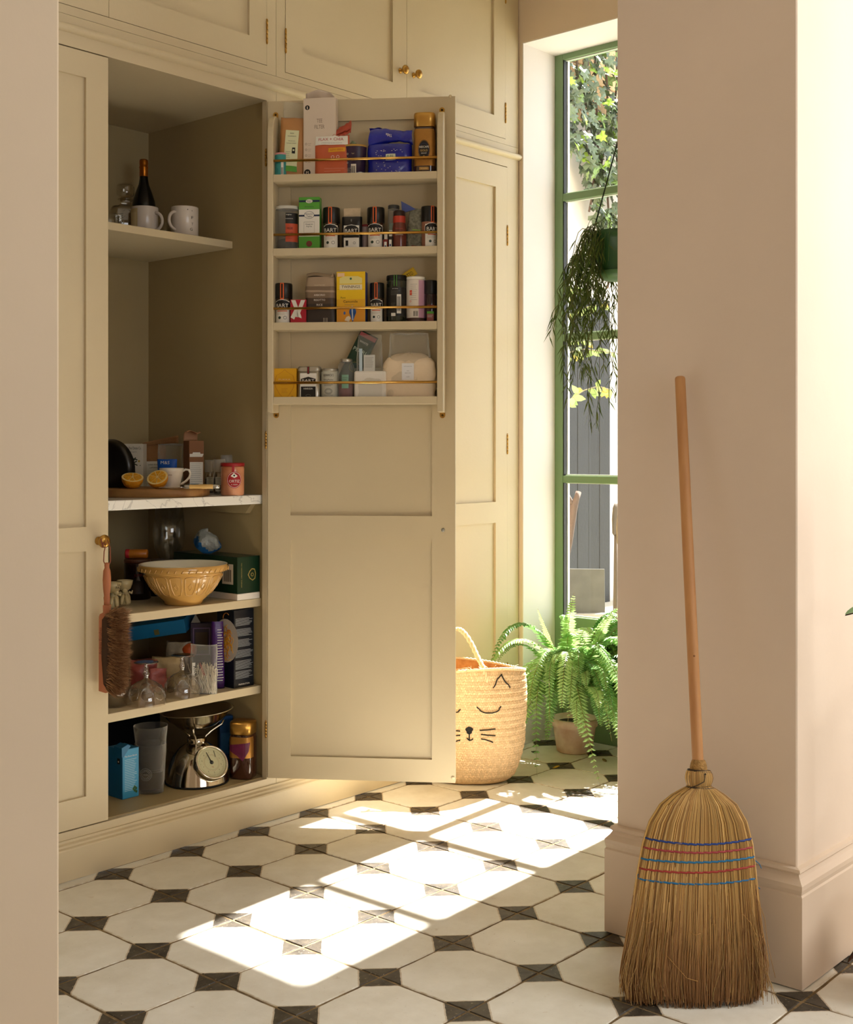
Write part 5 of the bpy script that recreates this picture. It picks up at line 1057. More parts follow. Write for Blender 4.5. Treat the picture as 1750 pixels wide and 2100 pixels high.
BAGS = (('crisp_bag', 'orange-ended pale bag lying under the tilted blue box', 'bag', 368, 4.05, .085, .14, .06, '#9c948a', 0), ('rice_bag', 'cream crinkled bag behind the second coupe', 'bag', 345, 4.0, .105, .10, .07, '#c9b48c', 1), ('sweet_bag', 'pinkish red pouch behind the coupe beside the brush', 'bag', 296, 3.98, .09, .095, .07, '#a04f48', 2), ('coffee_bag', 'coral pink pouch top poking between the two coupes', 'bag', 322, 3.93, .06, .075, .035, '#b0605a', 3), ('dark_bag', 'black and green bag low down between brush and coupe', 'bag', 282, 4.07, .07, .075, .06, '#22291c', 4))
for nm, lab, ct, px, d, w_, h_, dd, c_, i in BAGS:
    t = pth(nm, lab, ct, px, d, z, FACE+.2*i-.3); pouch(t, w_, h_, dd, mat('film_'+nm, c_, .35, var=.12, scale=25, bump=.4, bscale=40), seed=101+i, crump=.008, top=.6)
    if i == 0: MB().lathe([(0, -.02), (.02, -.018), (.024, 0), (.02, .02), (0, .021)], 20, M=Matrix.Translation((.036, -.005, .115)) @ Matrix.Rotation(pi/2, 4, 'Y')).build('rolled_end', mat('orange_film', '#b04a1c', .35), t)
for nm, lab, px, d, hh in (('shade_sheet', 'added dark sheet standing in for the shade at the back of the lowest shelf', 232, 4.24, .19),):
    t = pth(nm, lab, 'shade_sheet', px, d, SH3-.2918, 0); MB().box((-.19, 0, 0), (.2, .02, hh), bev=.006).build('shade_sheet', mat('shade_black', '#0c0e16', .4), t)  # added dark sheet, stands in for shade at the back of the shelf

# --- lowest shelf
z = Z0
t = pth('tea_box', 'bright blue tea box with a raised lid flap and white text on its side', 'box', 251, 3.755, z, 0); CY = mat('sky_blue_card', '#1c6f9e', .4); CY2 = mat('pale_blue_card', '#3a97c4', .4)
MB().box((0, 0, 0), (.060, .075, .150), bev=.0008).build('box', CY, t); MB().prism([(-.002, .128), (.004, .128), (.03, .158), (.02, .164), (-.002, .156)], 'y', -.0005, .04).build('lid_flap', CY, t)
A = Art(flat(-.0001)); A.rect(.002, .002, .058, .148, CY2); A.text('The Finest Blends', .03, .128, .044, WHITE, .0008); A.lines(.008, .052, .118, 19, .0052, cc('#bfe0ea'), .0011, .0008)
for a, b in ((.044, .02), (.04, .026), (.049, .026), (.044, .031), (.05, .016)): A.disc(a, b, .004, cc('#2c5a22'), .0009)
A.done(t); A = Art(lambda u, v, l: (-l, u, v)); A.rect(.012, .105, .026, .122, BLACK, .0004, 2); A.disc(.019, .112, .003, CREAM, .0008); A.done(t, 'mark')
t = pth('plastic_tumblers', 'two clear plastic tumblers stacked one inside the other', 'tumbler', 309, 3.85, z); t.name = 'plastic_tumbler'; t['label'] = 'clear plastic tumbler with an embossed seal, lower of the nested pair'; t['group'] = 'nested plastic tumblers'
CP = film('cloudy_plastic', (.86, .84, .82), .96, .08)
MB().lathe([(0, .004), (.038, .005), (.0385, .010), (.048, .150), (.0492, .150), (.0405, 0), (0, 0)], 48).build('cup', CP, t); A = Art(lambda u, v, l: ((.0425+l)*sin(u/.0425), -(.0425+l)*cos(u/.0425), v)); EM = mat('embossed_plastic', '#a29c94', .3); A.ring(-.006, .062, .019, .0008, EM, .001); A.ring(-.006, .062, .015, .0006, EM, .001)
for k in range(14): a = 2*pi*k/14; A.disc(-.006+.011*cos(a), .062+.011*sin(a), .0012, EM, .001)
A.text('BEAR', -.006, .062, .014, EM, .001); A.done(t, 'embossed_seal')
t = pth('plastic_tumbler', 'clear plastic tumbler standing inside the embossed one, upper of the nested pair', 'tumbler', 309, 3.85, z+.062, None, 'nested plastic tumblers'); MB().lathe([(0, .004), (.036, .005), (.0368, .010), (.0455, .090), (.0515, .142), (.0527, .142), (.0462, .088), (.0375, 0), (0, 0)], 48).build('cup', CP, t)
t = pth('kitchen_scale', 'chrome dome kitchen scale with a round cream dial and shallow weighing bowl', 'scale', 404, 3.965, z, FACE+.08)
CHR = mat('polished_chrome', '#cfc8ba', .10, 1); R0 = .100
MB().lathe([(0, .001), (R0*.99, .001), (R0, .004), (R0*.985, .008), (R0*.97, .02), (R0*.90, .05), (R0*.76, .083), (R0*.56, .108), (R0*.33, .124), (R0*.25, .127), (0, .128)], 72).build('body', CHR, t)
MB().lathe([(R0*1.0, .0), (R0*1.015, .002), (R0*1.01, .006), (R0*.98, .0065)], 72).build('base_ring', mat('black_rubber', '#151412', .6), t)
Md = Matrix.Translation((.050, -.064, .073)) @ Matrix.Rotation(radians(36), 4, 'Z') @ Matrix.Rotation(radians(57), 4, 'X')
MB().lathe([(.044, -.03), (.0545, -.02), (.0570, .002), (.0555, .010), (.0505, .012), (.0485, .008), (.0485, .004)], 56, M=Md).build('dial_rim', CHR, t)
MB().lathe([(0, .004), (.0488, .004)], 48, M=Md).build('dial', mat('dial_cream', '#cfcba6', .4), t)
MB().lathe([(0, .0095), (.049, .0085)], 48, M=Md).build('dial_glass', film('dial_cover', (.97, .97, .95), .97, .03), t)
A = Art(lambda u, v, l: Md @ Vector((u, v, .0042+l))); DG = cc('#5c5c48')
for k in range(60):
    a = 2*pi*k/60; r1_ = .043; r2_ = .040 if k % 5 else .037; c_, s_ = cos(a), sin(a); A.poly([(r1_*c_-.0003*s_, r1_*s_+.0003*c_), (r1_*c_+.0003*s_, r1_*s_-.0003*c_), (r2_*c_+.0003*s_, r2_*s_-.0003*c_), (r2_*c_-.0003*s_, r2_*s_+.0003*c_)], DG, .0004, 2)
for k in range(10): a = pi/2-2*pi*k/10; A.text(str(k), .0325*cos(a), .0325*sin(a), .003, DG, .0004)
A.ring(0, 0, .027, .0005, cc('#b06a50')); A.ring(0, 0, .024, .0004, DG); A.text('kg', 0, -.014, .006, cc('#b06a50'))
A.done(t); q = MB(); q.prism([(-.0016, -.006), (.0016, -.006), (.0008, .036), (-.0008, .036)], 'z', .0056, .0066, M=Md @ Matrix.Rotation(radians(14), 4, 'Z')); q.lathe([(.006, .005), (.006, .0075), (0, .008)], 20, M=Md); q.build('pointer', BLACK, t)
q = MB()
for k in range(3): a = 2*pi*k/3+.5; q.tube([(.028*cos(a), .028*sin(a), .12), (.03*cos(a), .03*sin(a), .142), (.05*cos(a), .05*sin(a), .156), (.085*cos(a), .085*sin(a), .172), (.092*cos(a), .092*sin(a), .186)], .0032, 10)
q.lathe([(.026, .116), (.03, .118), (.03, .14), (.026, .142), (0, .142)], 32); q.build('bowl_support', CHR, t)
bw = [(0, .0), (.03, .001), (.06, .012), (.09, .034), (.108, .057), (.116, .061), (.1175, .059), (.118, .0615), (.107, .060), (.088, .037), (.058, .0155), (.028, .0045), (0, .0035)]
MB().lathe(bw, 72, M=Matrix.Translation((.004, 0, .168)) @ Matrix.Rotation(radians(-3.5), 4, 'Y')).build('weighing_bowl', mat('brushed_steel', '#c8c0b0', .16, 1), t)
t = pth('tea_box', 'blue box upright behind the kitchen scale', 'box', 462, 4.13, z, FACE+.4); carton(t, .045, .03, .175, mat('deep_blue_card', '#144a86', .35)); A = Art(flat(-.0151)); A.rect(-.018, .05, .014, .12, cc('#2a6aa8')); A.done(t)
t = pth('coffee_jar', 'coffee jar with gold lid and berry-coloured label on the lowest pantry shelf', 'jar', 499, 4.02, z, FACE-.25); coffee_jar(t, .0395, .181, True)

# ================================================================ HAND BRUSH on the knob
kx, ky, kz = 2.034, YF-.022, .932
br = thing('hand_brush', 'long-handled brown bristle hand brush hung by a leather loop from the shut door knob', 'brush', (kx-.004, YF-.047, .655), FACE+.02)
LEA = mat('red_leather', '#8d4c34', .6); BW = mat('brush_wood', '#b5714c', .5, c2='#a2603c', scale=5, stretch=(6, 6, 1))
q = MB().tube([(-.003, .002, .208), (-.0095, .002, .222), (-.0085, .004, .25), (-.006, .006, .262), (.0, .004, .282), (.008, .004, .262), (.0085, .003, .25), (.0095, .002, .222), (.003, .002, .208)], .0017, 6); q.tube([(-.009, -.002, .262), (-.012, -.004, .272), (-.006, -.006, .276), (-.010, -.007, .262), (-.014, -.006, .282), (-.016, -.004, .286)], .0022, 6); q.build('hanging_loop', LEA, br)
MB().lathe([(0, .085), (.0085, .085), (.0085, .11), (.0095, .12), (.0085, .124), (.0085, .128), (.0105, .145), (.0118, .17), (.010, .196), (.0065, .204), (.0072, .212), (.0060, .218), (0, .219)], 24, sy=.8).build('handle', BW, br)
MB().prism([(-.020, -.14), (-.0195, .068), (-.017, .075), (-.008, .080), (-.0085, .10), (.0085, .10), (.009, .082), (.016, .078), (.016, -.14), (.0, -.146)], 'y', -.012, .013).build('block', BW, br)
A = Art(lambda u, v, l: (u, -.0121-l, v)); A.text('Andrea Brushes', -.0155, .0, .075, cc('#6a3a22'), .0003, ang=pi/2); A.done(br, 'stamp')
q = MB(); r3 = random.Random(3)
BC = [(.28, .14, .065), (.40, .21, .10), (.16, .075, .035), (.50, .29, .15)]
for k in range(5200):
    u = r3.uniform(-1, 1); zz = -.135+.212*r3.random(); ph = r3.uniform(-1.25, 1.25); 
    ez = zz+.010*(zz+.03)/.1; endr = 1-max(0, (-.09-zz)/.05)**2*.35
    root = Vector((.0+.012*u*.5, -.006+.012*u*.4, zz)); ln = r3.uniform(.052, .068)*endr
    dr_ = Vector((cos(ph*.75)*1.0, sin(ph)*.62-.30, (zz+.03)*2.2+r3.gauss(0, .20))).normalized()
    tip = root+dr_*ln+Vector((.006, 0, 0)); tip.z -= .004
    wv = dr_.cross(Vector((r3.uniform(-1, 1), r3.uniform(-1, 1), r3.uniform(-1, 1)))).normalized()*.0008; mid = root.lerp(tip, .6)+Vector((0, 0, r3.gauss(0, .001)))
    c_ = r3.choice(BC); wv2 = dr_.cross(wv).normalized()*.00065
    q.add([root+wv, root-wv, mid+wv, mid-wv, tip, mid+wv2], [(0, 1, 3, 2), (2, 3, 4), (2, 5, 4)], 0, False, c_)
q.lathe([(.012, -.14), (.020, -.12), (.024, -.05), (.023, .06), (.012, .078)], 12, cx=.016, cy=-.004, sx=1.3, sy=.9, c=(.06, .03, .015))
tag(q.build('bristles', vcol(mat('brush_bristle', '#ffffff', .6, spec=.3)), br, colattr=True, fix=False), kind='stuff')
# ================================================================ WOVEN BASKET
bc = atd(962, Y0, 4.475); bk = thing('woven_basket', 'woven seagrass basket stitched with a black sleeping cat face', 'basket', (bc.x, bc.y, .003), FACE-.1)
SG = mat('seagrass', '#dcbd90', .75, c2='#c9a374', scale=60, bump=.2, bscale=150); SGI = mat('seagrass_inside', '#c09058', .8, c2='#a47443', scale=50)
BA, BB, BH = .200, .115, .402
def bkp(th, v, off=0):     # th from the front; v 0..1 up the side
    zz = BH*v; r_ = .70+.30*min(1, v/.35)**.6 if v < .35 else 1.0
    r_ *= 1+.035*sin(pi*min(1, max(0, (v-.35)/.65)))-.0*v
    if .50 < v < .56: r_ *= 1-.012*sin((v-.5)/.06*pi)
    if v < .06: r_ *= .88+.12*(v/.06)**.5
    sag = .012*sin(th*2+.6)*v*v
    off += .0016*sin(v*2*pi*17)*(.5+.5*sin(th*1.7+.4)) + .004*noise.noise(Vector((sin(th)*2.2, cos(th)*2.2, v*3)))
    return Vector(((BA*r_+off)*sin(th), -(BB*r_*(1)+off)*cos(th), zz+sag*(v > .9)*(v-.9)*10))
q = MB(); NT, NV = 150, 62
q.grid(lambda a, b: bkp(2*pi*a, b, 0), NT, NV, 0); q.grid(lambda a, b: bkp(2*pi*a, 1-.9*b, -.006), NT, 20, 1)
q.lathe([(0, .004), (.6, .0), (.66, .001)], 40, 0, sx=BA, sy=BB)
bb_ = q.build('basket', [SG, SGI], bk, fix=False)
# plaited strips: small raised diamonds laid over the wall (a fine weave, joined)
q = MB(); rows, cols = 44, 150
for j in range(rows):
    for i in range(cols):
        th = 2*pi*(i+.5*(j % 2))/cols; v = .03+.955*(j+.5)/rows
        if abs(((th+pi) % (2*pi))-pi) > 2.3: continue
        e, f = 2*pi/cols*.62, .955/rows*.9; lf = .0026
        s_ = 1 if (i+j) % 2 else -1
        P = [bkp(th-e, v-f*.25*s_, .0004), bkp(th, v-f*.62, lf*.5), bkp(th+e, v+f*.25*s_, .0004), bkp(th, v+f*.62, lf*.5)]; M_ = bkp(th, v, lf)
        k = .86+.28*rnd.random(); c_ = (.73*k, .51*k, .29*k); q.add(P+[M_], [(0, 1, 4), (1, 2, 4), (2, 3, 4), (3, 0, 4)], 0, True, c_)
tag(q.build('weave', vcol(mat('seagrass_strip', '#ffffff', .7)), bk, colattr=True, fix=False), kind='stuff')
q = MB()
for s_ in (0, pi):
    q.tube([bkp(2*pi*k/90, 1.0, .001)+Vector((0, 0, .003*sin(k*3.1+s_)+.002)) for k in range(91)], .0042, 6)
q.build('plaited_rim', mat('seagrass_pale', '#e4ca9f', .75, bump=.3, bscale=90), bk)
BKY = mat('black_wool', '#100e0d', .8)
def bpt(px, py):     # a point of the face seen at that pixel, on the basket wall
    M_ = bk.matrix_basis if False else Matrix.Translation(bk.location) @ Matrix.Rotation(bk.rotation_euler.z, 4, 'Z')
    best = None
    for k in range(-60, 61):
        th = k*.022
        p0 = M_ @ bkp(th, .5, .004); d = depth(p0); x = CX+F*p0.dot(RV)/d
        if best is None or abs(x-px) < best[0]: best = (abs(x-px), th, d)
    return bkp(best[1], max(0, min(1, zat(py, best[2])/BH)), .0042)
q = MB()
for st_ in ([(1012, 1413), (1022, 1397), (1030, 1389), (1038, 1400), (1047, 1412)], [(978, 1451), (985, 1459), (996, 1464), (1010, 1464), (1022, 1459), (1027, 1450)], [(905, 1450), (915, 1462), (930, 1464), (939, 1462), (945, 1456)],
            [(964, 1506), (964, 1520)], [(957, 1516), (964, 1521), (971, 1517)], [(985, 1500), (1000, 1499), (1016, 1497)], [(986, 1508), (1000, 1510), (1016, 1511)], [(987, 1517), (1000, 1520), (1013, 1525)],
            [(943, 1501), (930, 1500), (915, 1498)], [(943, 1510), (928, 1511), (914, 1513)], [(943, 1520), (930, 1524), (917, 1528)]):
    P = []
    for (x0, y0), (x1, y1) in zip(st_, st_[1:]):
        for k in range(4): P.append(bpt(x0+(x1-x0)*k/4, y0+(y1-y0)*k/4))
    P.append(bpt(*st_[-1])); q.tube(P, .0021, 6)
ctr = bpt(963, 1500); P = [bpt(963+8*cos(2*pi*k/16)*(1 if sin(2*pi*k/16) > 0 else .85), 1499-7*sin(2*pi*k/16)*(1 if sin(2*pi*k/16) > 0 else 1.25)) for k in range(16)]
q.add([ctr+Vector((0, -.001, 0))]+P, [(0, 1+i, 1+(i+1) % 16) for i in range(16)]); q.build('stitched_face', BKY, bk, fix=False)
# plaited handle rising out of the far side and coming over the front rim
q = MB()
HP = [(1000, 1398, -.0), (992, 1372, .0), (980, 1348, .03), (968, 1322, .06), (952, 1298, .08), (938, 1290, .09), (918, 1296, .08), (902, 1322, .05), (893, 1352, .02), (886, 1376, 0), (880, 1398, 0)]
M_i = (Matrix.Translation(bk.location) @ Matrix.Rotation(bk.rotation_euler.z, 4, 'Z')).inverted()
hp = []
for px, py, o_ in HP:
    d = 4.365 + o_; p = M_i @ atd(px, py, d); hp.append(p)
sm = []
for i in range(len(hp)-1):
    for k in range(6):
        t_ = k/6; a, b, c_, d_ = hp[max(i-1, 0)], hp[i], hp[i+1], hp[min(i+2, len(hp)-1)]
        sm.append(.5*((2*b)+(c_-a)*t_+(2*a-5*b+4*c_-d_)*t_*t_+(3*b-a-3*c_+d_)*t_**3))
for s_ in range(3):
    q.tube([p+Vector((.0045*cos(i*.9+s_*2.1), .0045*sin(i*.9+s_*2.1), .003*cos(i*.9+s_*2.1))) for i, p in enumerate(sm)], .0046, 6)
q.build('handle', mat('seagrass_pale', '#e4ca9f', .75), bk)
q = MB()
for k in range(26):
    a = rnd.uniform(-1.2, 1.2); p = bkp(a, rnd.choice((1.0, 1.0, .98)), .003); q.tube([p, p+Vector((rnd.gauss(0, .01), rnd.gauss(0, .008), rnd.uniform(.004, .02))), p+Vector((rnd.gauss(0, .02), rnd.gauss(0, .01), rnd.uniform(.0, .02)))], .0006, 3)
tag(q.build('loose_ends', mat('seagrass_pale', '#e4ca9f', .75), bk), kind='stuff')

# ================================================================ FERN
fp = thing('potted_fern', 'large bushy green fern in a pale terracotta pot on the floor in the window recess', 'fern', (4.065, 2.80, .001))
TER = mat('pale_terracotta', '#e2cdb4', .7, c2='#c49a7c', scale=14)
MB().lathe([(0, 0), (.066, 0), (.070, .004), (.084, .10), (.091, .102), (.093, .13), (.087, .133), (.080, .115), (0, .11)], 48).build('pot', TER, fp)
MB().lathe([(0, .12), (.080, .113)], 24).build('soil', mat('soil', '#2a1d14', .95, bump=.8), fp)
LG = [mat('fern_green_%d' % i, c, .42, spec=.5) for i, c in enumerate(('#7ba35a', '#5f8c46', '#98b870', '#b2bf6c'))]
for m_ in LG:       # thin leaves let light through
    nt = m_.node_tree; b = nt.nodes['Principled BSDF']; o_ = [n for n in nt.nodes if n.type == 'OUTPUT_MATERIAL'][0]
    tr = nt.nodes.new('ShaderNodeBsdfTranslucent'); tr.inputs[0].default_value = tuple(min(1, x*1.35) for x in b.inputs['Base Color'].default_value[:3])+(1,); mx = nt.nodes.new('ShaderNodeMixShader'); mx.inputs[0].default_value = .32
    nt.links.new(b.outputs[0], mx.inputs[1]); nt.links.new(tr.outputs[0], mx.inputs[2]); nt.links.new(mx.outputs[0], o_.inputs[0])
STEM = mat('fern_stem', '#7a6a34', .6)
def frond(root, P, W_, mi, np_=34, seed=0, name='frond'):
    """P: control points in world space; pinnae either side, narrowing to the tip"""
    r = random.Random(seed); L0 = Vector(root.location); P = [Vector(p)-L0 for p in P]; pts = []
    N_ = 30; deg = len(P)-1
    for k in range(N_+1):
        t_ = k/N_; Q = P[:]
        while len(Q) > 1: Q = [a.lerp(b, t_) for a, b in zip(Q, Q[1:])]
        pts.append(Q[0])
    q = MB().tube(pts, [.0016*(1-.7*k/N_) for k in range(N_+1)], 4, mi=1)
    for k in range(np_):
        t_ = .16+.83*k/np_; f_ = t_*N_; i = int(f_); p = pts[i].lerp(pts[min(i+1, N_)], f_-i); tan = (pts[min(i+1, N_)]-pts[max(i-1, 0)]).normalized()
        side = tan.cross(Vector((0, 0, 1))); side = side.normalized() if side.length > .15 else RV.copy()
        nrm = side.cross(tan).normalized(); w_ = W_*min(1, (t_-.08)/.16)*(1-t_)**.55*1.25
        for s_ in (-1, 1):
            l_ = w_*r.uniform(.85, 1.08); d_ = (side*s_+tan*.28-nrm*r.uniform(.0, .35)).normalized(); wd = min(.0066, l_*.27)*r.uniform(.85, 1.1)
            a = p+tan*(s_*.001); e1, e2 = tan*wd, nrm*(wd*.35)
            vs = [a-e1*.5, a+e1*.7, a+d_*l_*.5+e1*1.0-e2, a+d_*l_-nrm*l_*.12+tan*l_*.08, a+d_*l_*.5-e1*1.0-e2, a+d_*l_*.5+e2]
            q.add(vs, [(0, 1, 2, 5), (5, 2, 3), (5, 3, 4), (0, 5, 4)], 0)
    return q.build(name, [LG[mi], STEM], root, fix=False)
cr = Vector((4.05, 2.79, .18))
K = lambda x, y, d: atd(x, y, d)
keys = [([cr, K(1150, 1330, 4.80), K(1178, 1216, 4.62)], .048, 2), ([cr, K(1130, 1250, 4.80), K(1040, 1225, 4.72), K(1003, 1372, 4.66)], .042, 1), ([cr, K(1110, 1310, 4.8), K(1050, 1285, 4.7), K(1016, 1368, 4.62)], .026, 1),
        ([cr, K(1135, 1330, 4.85), K(1103, 1248, 4.80)], .030, 3), ([cr, K(1120, 1300, 4.75), K(1090, 1350, 4.58), K(1102, 1592, 4.48)], .046, 0), ([cr, K(1165, 1280, 4.72), K(1180, 1420, 4.5), K(1232, 1612, 4.40)], .052, 2),
        ([cr, K(1215, 1320, 4.7), K(1262, 1245, 4.55)], .036, 2), ([cr, K(1180, 1270, 4.7), K(1240, 1290, 4.5), K(1285, 1440, 4.42)], .038, 0), ([cr, K(1130, 1290, 4.7), K(1120, 1340, 4.55), K(1130, 1500, 4.45)], .036, 0),
        ([cr, K(1190, 1300, 4.7), K(1225, 1330, 4.5), K(1255, 1520, 4.45)], .036, 1), ([cr, K(1170, 1310, 4.72), K(1180, 1330, 4.55), K(1165, 1480, 4.42)], .038, 2), ([cr, K(1100, 1340, 4.78), K(1075, 1370, 4.68), K(1083, 1480, 4.62)], .030, 0),
        ([cr, K(1200, 1270, 4.75), K(1270, 1270, 4.6), K(1330, 1400, 4.5)], .038, 2), ([cr, K(1145, 1290, 4.8), K(1165, 1270, 4.7), K(1210, 1330, 4.6)], .034, 0)]
n_ = 0
for P, W_, mi in keys: frond(fp, P, W_, mi, 40, n_); n_ += 1
r4 = random.Random(12)
for k in range(96):
    az = radians(r4.uniform(125, 345)) if k % 3 else radians(r4.uniform(215, 325)); L_ = r4.uniform(.22, .50); up = r4.uniform(.14, .46); dr0 = Vector((cos(az), sin(az), 0))
    if cr.y+dr0.y*L_ > 2.96: dr0.y = abs(dr0.y)*-.2
    if cr.x+dr0.x*L_ > 4.18: dr0.x = .1
    m1 = cr+dr0*L_*.45+Vector((0, 0, up)); tip = cr+dr0*L_+Vector((0, 0, r4.uniform(-.16, .10)+up*.25)); tip.z = max(.03, tip.z)
    m1.x = min(m1.x, 4.19); tip.x = min(tip.x, 4.19); m1.y = min(m1.y, 2.98); tip.y = min(tip.y, 2.98)
    frond(fp, [cr, m1, tip+Vector((0, 0, .10)), tip], r4.uniform(.040, .054), r4.choice((0, 0, 1, 2, 2)), 32, 100+k)
for k in range(30):     # upright fronds over the crown, towards the window and the room
    az = radians(r4.uniform(200, 335)); L_ = r4.uniform(.10, .34); dr0 = Vector((cos(az), sin(az), 0)); hh = r4.uniform(.16, .40)
    tip = cr+dr0*L_+Vector((0, 0, hh)); m1 = cr+dr0*L_*.3+Vector((0, 0, hh*.95)); tip.x = min(tip.x, 4.18)
    frond(fp, [cr, m1, tip+Vector((0, 0, .03)), tip+dr0*.05-Vector((0, 0, .03))], r4.uniform(.036, .048), r4.choice((0, 2, 2, 1)), 28, 300+k)
for k, (x, y, c_, lab) in enumerate(((1097, 1543, '#3c4a24', 'dark shrivelled leaf scrap on the tile between basket and fern pot'), (1141, 1574, '#c9a03a', 'yellow fallen leaf on the tiles below the fern'), (1240, 1560, '#6e5a2a', 'brown leaf fleck on the tiles right of the fern tip'))):
    p = onz(x, y, .001); t = thing('fallen_leaf', lab, 'leaf', (p.x, p.y, .0022), 1.3*k)
    q = MB().grid(lambda a, b: Vector(((a-.5)*.016*sin(pi*(b*.94+.03)), (b-.5)*.034, .0006+.003*sin(pi*a)+.002*sin(5*b))), 4, 6); solid(q.build('leaf', mat('dry_leaf_%d' % k, c_, .7), t, fix=False), .0006)
# ================================================================ HANGING PLANT
HD = 3.62; hc = atd(1274, Y0, HD); hz0, hz1 = zat(574, HD), zat(478, HD)
hg = thing('hanging_plant', 'trailing thin-leaved plant in a dark green hanging pot in front of the window', 'plant', (hc.x, hc.y, hz0))
HG = mat('green_plastic', '#2f5a2c', .35); H_ = hz1-hz0
MB().lathe([(0, .02), (.064, .02), (.066, .024), (.081, H_-.026), (.087, H_-.024), (.089, H_), (.084, H_), (.079, H_-.026), (0, H_-.03)], 40).build('pot', HG, hg)
MB().lathe([(0, .0), (.05, .0), (.067, .010), (.072, .022), (.069, .023), (.05, .008), (0, .006)], 40).build('drip_saucer', mat('green_saucer', '#5c8a56', .35), hg)
for k in range(3):
    a = 2*pi*k/3+pi-TH+.12; hook_ = Vector((0, 0, H_+.30)); rim = Vector((.086*cos(a), .086*sin(a), H_-.01)); MB().tube([rim, rim.lerp(hook_, .5), hook_], .0022, 6).build('hanger_strand', mat('dark_green_plastic', '#16301a', .4), hg)
MB().tube([(0, 0, H_+.29), (.0, 0, H_+.33), (.010, 0, H_+.35), (.010, 0, H_+.37), (0, 0, H_+.38), (0, 0, 3.2-hz0)], .003, 8).build('hook', mat('dark_brass', '#5a4422', .4, 1), hg)
HL = mat('trailing_leaf', '#526a26', .4); HL2 = mat('trailing_leaf_sunlit', '#6e8238', .4)  # second green is a lighter copy, sunlight put into the colour of some leaves
r5 = random.Random(31)
for k in range(46):
    a = r5.uniform(-.5, 3.0) if k > 30 else 2.3+r5.uniform(-1.0, .7)
    out = r5.uniform(.0, .06) if r5.random() < .75 else r5.uniform(.05, .09); L_ = r5.choice((.22, .32, .38, .46, .56))*r5.uniform(.8, 1.15)
    dr0 = Vector((cos(a), sin(a), 0)); p = dr0*.078+Vector((0, 0, H_-.012)); pts = [p]; N_ = 26
    up = r5.uniform(.0, .05); dd = Vector((r5.gauss(0, .1), r5.gauss(0, .1), 0))
    for j in range(1, N_+1):
        s_ = j/N_; rr_ = .078+out*min(1, s_*3)**.6; pts.append(dr0*rr_+dd*s_*.35+Vector((.006*sin(j*1.2+k), .006*cos(j*.9+k), H_-.012+up*sin(min(1, s_*5)*pi)-L_*max(0, s_-.03)**1.05)))
    q = MB().tube(pts, .0011, 4, mi=0)
    for j in range(3, N_+1):
        for s_ in range(r5.choice((1, 1, 2, 2))):
            p = pts[j].lerp(pts[j-1], r5.random()); az = r5.uniform(0, 6.28); el = r5.uniform(.25, .75); d_ = Vector((cos(az)*sin(el), sin(az)*sin(el), -cos(el))); l_ = r5.uniform(.026, .050); w_ = d_.cross(Vector((r5.uniform(-1, 1), r5.uniform(-1, 1), .2))).normalized()*.0021
            q.add([p, p+d_*l_*.35+w_, p+d_*l_+Vector((0, 0, -.004)), p+d_*l_*.35-w_], [(0, 1, 2, 3)], 1 if r5.random() < .8 else 2)
    q.build('trailing_stem', [mat('plant_stem', '#5c6430', .5), HL, HL2], hg, fix=False)
q = MB()
for k in range(14):
    a = 2.3+r5.uniform(-1.1, 1.1); dr0 = Vector((cos(a), sin(a), 0)); e_ = r5.uniform(.04, .12); hh = r5.uniform(.03, .08); pts = [dr0*(.05+(e_)*j/10)+Vector((0, 0, H_-.02+hh*sin(j/10*pi*.8)-.12*(j/10)**3)) for j in range(11)]; q.tube(pts, .0009, 3)
    for j in range(3, 11):
        d_ = Vector((r5.gauss(0, 1), r5.gauss(0, 1), -1.3)).normalized(); p = pts[j]; w_ = d_.orthogonal().normalized()*.002; l_ = r5.uniform(.02, .04); q.add([p, p+d_*l_*.35+w_, p+d_*l_, p+d_*l_*.35-w_], [(0, 1, 2, 3)])
tag(q.build('wispy_stems', HL, hg, fix=False), kind='stuff')

# ================================================================ BROOM
Bt = Vector((2.583, 1.4925, 1.372)); Bb = onz(1421, 2046, .004)
bm_ = thing('broom', 'straw broom with a bare wooden stick leaning against the pinkish pier', 'broom', (Bb.x, Bb.y, .001), 0)
ax = (Bt-Bb).normalized(); nb = RV.cross(ax).normalized()
if nb.dot(DV) > 0: nb = -nb       # towards the camera
def bp(px, py, off=0):   # point on the broom's middle plane seen at that pixel
    r = ray(px, py); t_ = (Bb-C0).dot(nb)/r.dot(nb); return C0+r*t_+nb*off-Vector(bm_.location)
STK = mat('stick_wood', '#c8935c', .5, c2='#b98250', scale=3, stretch=(14, 14, 1.2), bump=.05)
tp, bt_ = bp(1395, 772), bp(1432, 1566); rs_ = .0128
hd = (tp-bt_); MBt = MB().tube([bt_-hd*.06, bt_, bt_+hd*.25, bt_+hd*.5, bt_+hd*.75, tp-hd.normalized()*.006, tp-hd.normalized()*.002, tp], [rs_*.95, rs_*.98, rs_, rs_, rs_*.98, rs_*.95, rs_*.85, rs_*.6], 24)
MBt.build('stick', STK, bm_)
q = MB(); k_ = bt_+hd*.268-RV*0+nb*.0123; q.tube([k_, k_+nb*.0006], [.003, .002], 10); q.build('knot', mat('knot', '#8a5a30', .6), bm_)
LS = [(1577, 1412), (1590, 1407.5), (1600, 1408), (1612, 1412), (1626, 1384.5), (1642, 1364), (1659, 1349), (1694, 1331), (1718, 1325), (1761, 1316), (1801, 1310), (1852, 1302), (1920, 1291), (1986, 1281), (2015, 1281), (2048, 1288)]
